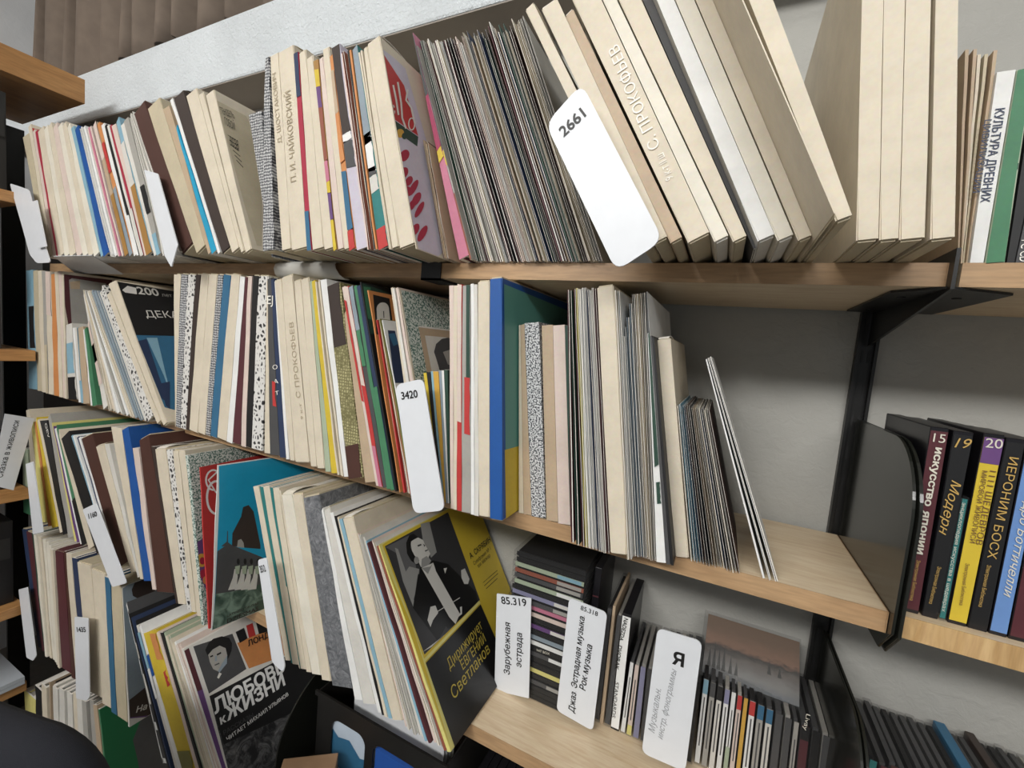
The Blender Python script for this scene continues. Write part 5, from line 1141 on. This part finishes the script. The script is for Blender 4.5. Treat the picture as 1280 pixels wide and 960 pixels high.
# dark disc cases under the third shelf
for k in range(14):
    x = -.52 + .0155*k
    bm = bmesh.new(); box(bm, x, x + .0142, -.150, -.016, Z4 + .0003, Z4 + .190, bev=.0008)
    o = link('video_disc_case', bm, BC, origin=(x + .007, -.08, Z4)); tag(o, f'dark disc case under the pale third shelf, {ordw(k+1)} from the crate', 'disc case', 'dark disc cases under the third shelf')
    bm = bmesh.new(); box(bm, x + .001, x + .0132, -.1507, -.1502, Z4 + .006, Z4 + .184); link('spine_card', bm, M(random.choice(['black', 'darkgrey', 'navy', 'grey']), .4), o)

# ---------------------------------------------------------------- left shelving unit along the left wall
for z, th, ye, lab in ((.535, .067, -.2, 'thick oak board at top left, corner reaching over the records'), (.170, .030, -.331, 'oak board of the left unit beside the topmost records'), (-.255, .030, -.306, 'oak board of the left unit beside the second row'), (-.655, .030, -.321, 'oak board of the left unit behind the hanging sign'), (-1.0, .030, -.334, 'oak board of the left unit beside the fourth row'), (-1.245, .030, -.331, 'lowest oak board of the left unit under the grey folder')):
    o = slab('side_shelf', -2.385, -1.95, -1.7, ye, z - th, z, WOOD_SIDE, bev=.001); tag(o, lab, 'shelf')
for xq, yq, lab in ((-2.388, -.25, 'black steel upright of the left shelving unit, near the corner'), (-2.388, -1.2, 'black steel upright of the left shelving unit, nearer the room')):
    bm = bmesh.new(); box(bm, xq - .011, xq - .0005, yq, yq + .055, FLOOR + .001, .45); tag(link('shelf_upright', bm, BLKMET, origin=(xq, yq, FLOOR)), lab, 'shelf upright')
DK = [plain('filler_dark', '1c1b1b', .5), plain('filler_dark_grey', '2f2e2c', .5), plain('filler_dark_brown', '2b211b', .5)]
dn = 0
for z, hh in ((.170, .26), (-.255, .34), (-.655, .33), (-1.0, .28)):  # dark blocks added to hide the pale wall and darken the unit
    yq = -.345 if z != -.255 else -.36
    for k in range(9):
        wq = random.uniform(.03, .05); hq = hh*random.uniform(.86, 1)
        if z == -.655 and k < 1: hq = .16
        bm = bmesh.new(); box(bm, -2.33, -1.985 - random.uniform(0, .01), yq - wq, yq, z + .0005, z + hq, bev=.001)
        o = link('filler_block', bm, random.choice(DK), origin=(-2.1, yq - wq/2, z)); dn += 1
        lvl = {.170: 'topmost', -.255: 'second', -.655: 'third', -1.0: 'fourth'}[z]
        tag(o, f'dark binder added for shade on the {lvl} left board, {ordw(k+1)} from the corner', 'filler_block', f'added dark filler blocks on the {lvl} left board')
        bm = bmesh.new(); box(bm, -1.9846, -1.9842, yq - wq + .006, yq - .006, z + hq*.55, z + hq*.8); link('spine_label', bm, DK[1], o)
        yq -= wq + .001
# dark panel added so the corner behind the left unit reads as shade
bm = bmesh.new(); box(bm, -2.84, -2.04, -.012, -.002, FLOOR + .001, .455); tag(link('dark_fill_panel', bm, plain('dark_fill_brown', '2a2724', .6, noise=.15), origin=(-2.4, -.007, FLOOR)), 'added dark panel shading the corner behind the left shelving unit', 'board')
# rolled plastic sheet, brown box, hanging sign, grey folder
def tube(a, b, r, mat, name, label, cat, n=18):
    a, b = Vector(a), Vector(b); d = (b-a).normalized(); q = d.to_track_quat('Z', 'Y')
    bm = bmesh.new(); bmesh.ops.create_cone(bm, cap_ends=True, segments=n, radius1=r, radius2=r*.96, depth=(b-a).length, matrix=Matrix.Translation((a+b)/2) @ q.to_matrix().to_4x4())
    o = link(name, bm, mat, origin=a, smooth=False); return tag(o, label, cat)
signp = PX(-1.925)
sg = plate('hanging_sign', signp, [(6, 517), (43, 523), (17, 613), (-12, 606)], .001, CARD, .0012); tag(sg, 'white paper sign Сказка в живописи on the left shelving unit', 'sign')
text(signp, 'Сказка в живописи', (3, 597), (24.5, 526), INK, sg, bold=.005)
gf = []
bm = bmesh.new()
for k in range(2):
    box(bm, -2.20, -1.940, -.62, -.338, -1.2445 + .012*k, -1.2335 + .012*k)
gfo = link('folder', bm, plain('silver_grey_plastic', 'b4bac0', .35), origin=(-2.05, -.5, -1.2445)); tag(gfo, 'silver-grey folder lying on the lowest left board', 'folder')

# ---------------------------------------------------------------- office chair
ch = empty('office_chair', (-.93, -.66, FLOOR)); tag(ch, 'dark navy fabric office chair at bottom left', 'chair')
FAB = plain('navy_chair_fabric', '191b23', .9, noise=.12, nscale=300, bmp=.35, bscale=1200)
yaw = math.radians(13); cx_, cy_ = -1.03, -.664
def rot(p): 
    x, y, z = p; c, s = math.cos(yaw), math.sin(yaw)
    return Vector((cx_ + x*c - y*s, cy_ + x*s + y*c, z))
W2, H2, T2, R2 = .215, .24, .032, .10
zmid = -.648 - H2
bm = bmesh.new(); out = []
for q in range(4):
    sx, sz = ((1, 1), (-1, 1), (-1, -1), (1, -1))[q]
    for k in range(9):
        an = math.radians(q*90 + k*90/8)
        out.append((sx*(W2-R2) + R2*math.cos(an), sz*(H2-R2) + R2*math.sin(an)))
rings = []
for sc, dy in ((.82, -T2), (.95, -T2*.75), (1, -T2*.2), (1, T2*.4), (.95, T2*.85), (.82, T2)):
    rings.append([bm.verts.new(rot((x*sc if sc < 1 else x, dy + .05*(x/W2)**2*.4, zmid + z*sc))) for x, z in out])
for p, q in zip(rings, rings[1:]):
    for i in range(len(out)): bm.faces.new((p[i], p[(i+1) % len(out)], q[(i+1) % len(out)], q[i]))
bm.faces.new(rings[0][::-1]); bm.faces.new(rings[-1])
link('backrest', bm, FAB, ch, smooth=True)
bm = bmesh.new(); box(bm, -.22, .22, -.48, -.05, FLOOR + .42, FLOOR + .49, bev=.03)
for v in bm.verts: v.co = rot(v.co)
link('seat', bm, FAB, ch, smooth=True)
bm = bmesh.new(); box(bm, -.03, .03, .036, .05, FLOOR + .40, zmid - .02); box(bm, -.03, .03, -.25, .05, FLOOR + .395, FLOOR + .415)
for v in bm.verts: v.co = rot(v.co)
link('back_support', bm, BLKMET, ch)
bm = bmesh.new(); bmesh.ops.create_cone(bm, cap_ends=True, segments=20, radius1=.028, radius2=.024, depth=.33, matrix=Matrix.Translation(rot((0, -.26, FLOOR + .245))))
link('gas_column', bm, BLKMET, ch)
for k in range(5):
    an = k*2*math.pi/5 + .3
    bm = bmesh.new(); box(bm, .02, .26, -.018, .018, FLOOR + .06, FLOOR + .09, bev=.006)
    for v in bm.verts:
        x, y, z = v.co; v.co = rot((x*math.cos(an) - y*math.sin(an), -.26 + x*math.sin(an) + y*math.cos(an), z))
    lg = link('base_leg', bm, BLKMET, ch)
    bm = bmesh.new(); bmesh.ops.create_cone(bm, cap_ends=True, segments=18, radius1=.028, radius2=.028, depth=.03, matrix=Matrix.Translation(rot((.25*math.cos(an), -.26 + .25*math.sin(an), FLOOR + .030))) @ Matrix.Rotation(an, 4, 'Z') @ Matrix.Rotation(math.pi/2, 4, 'X'))
    link('caster', bm, BC, lg)

finish_texts()
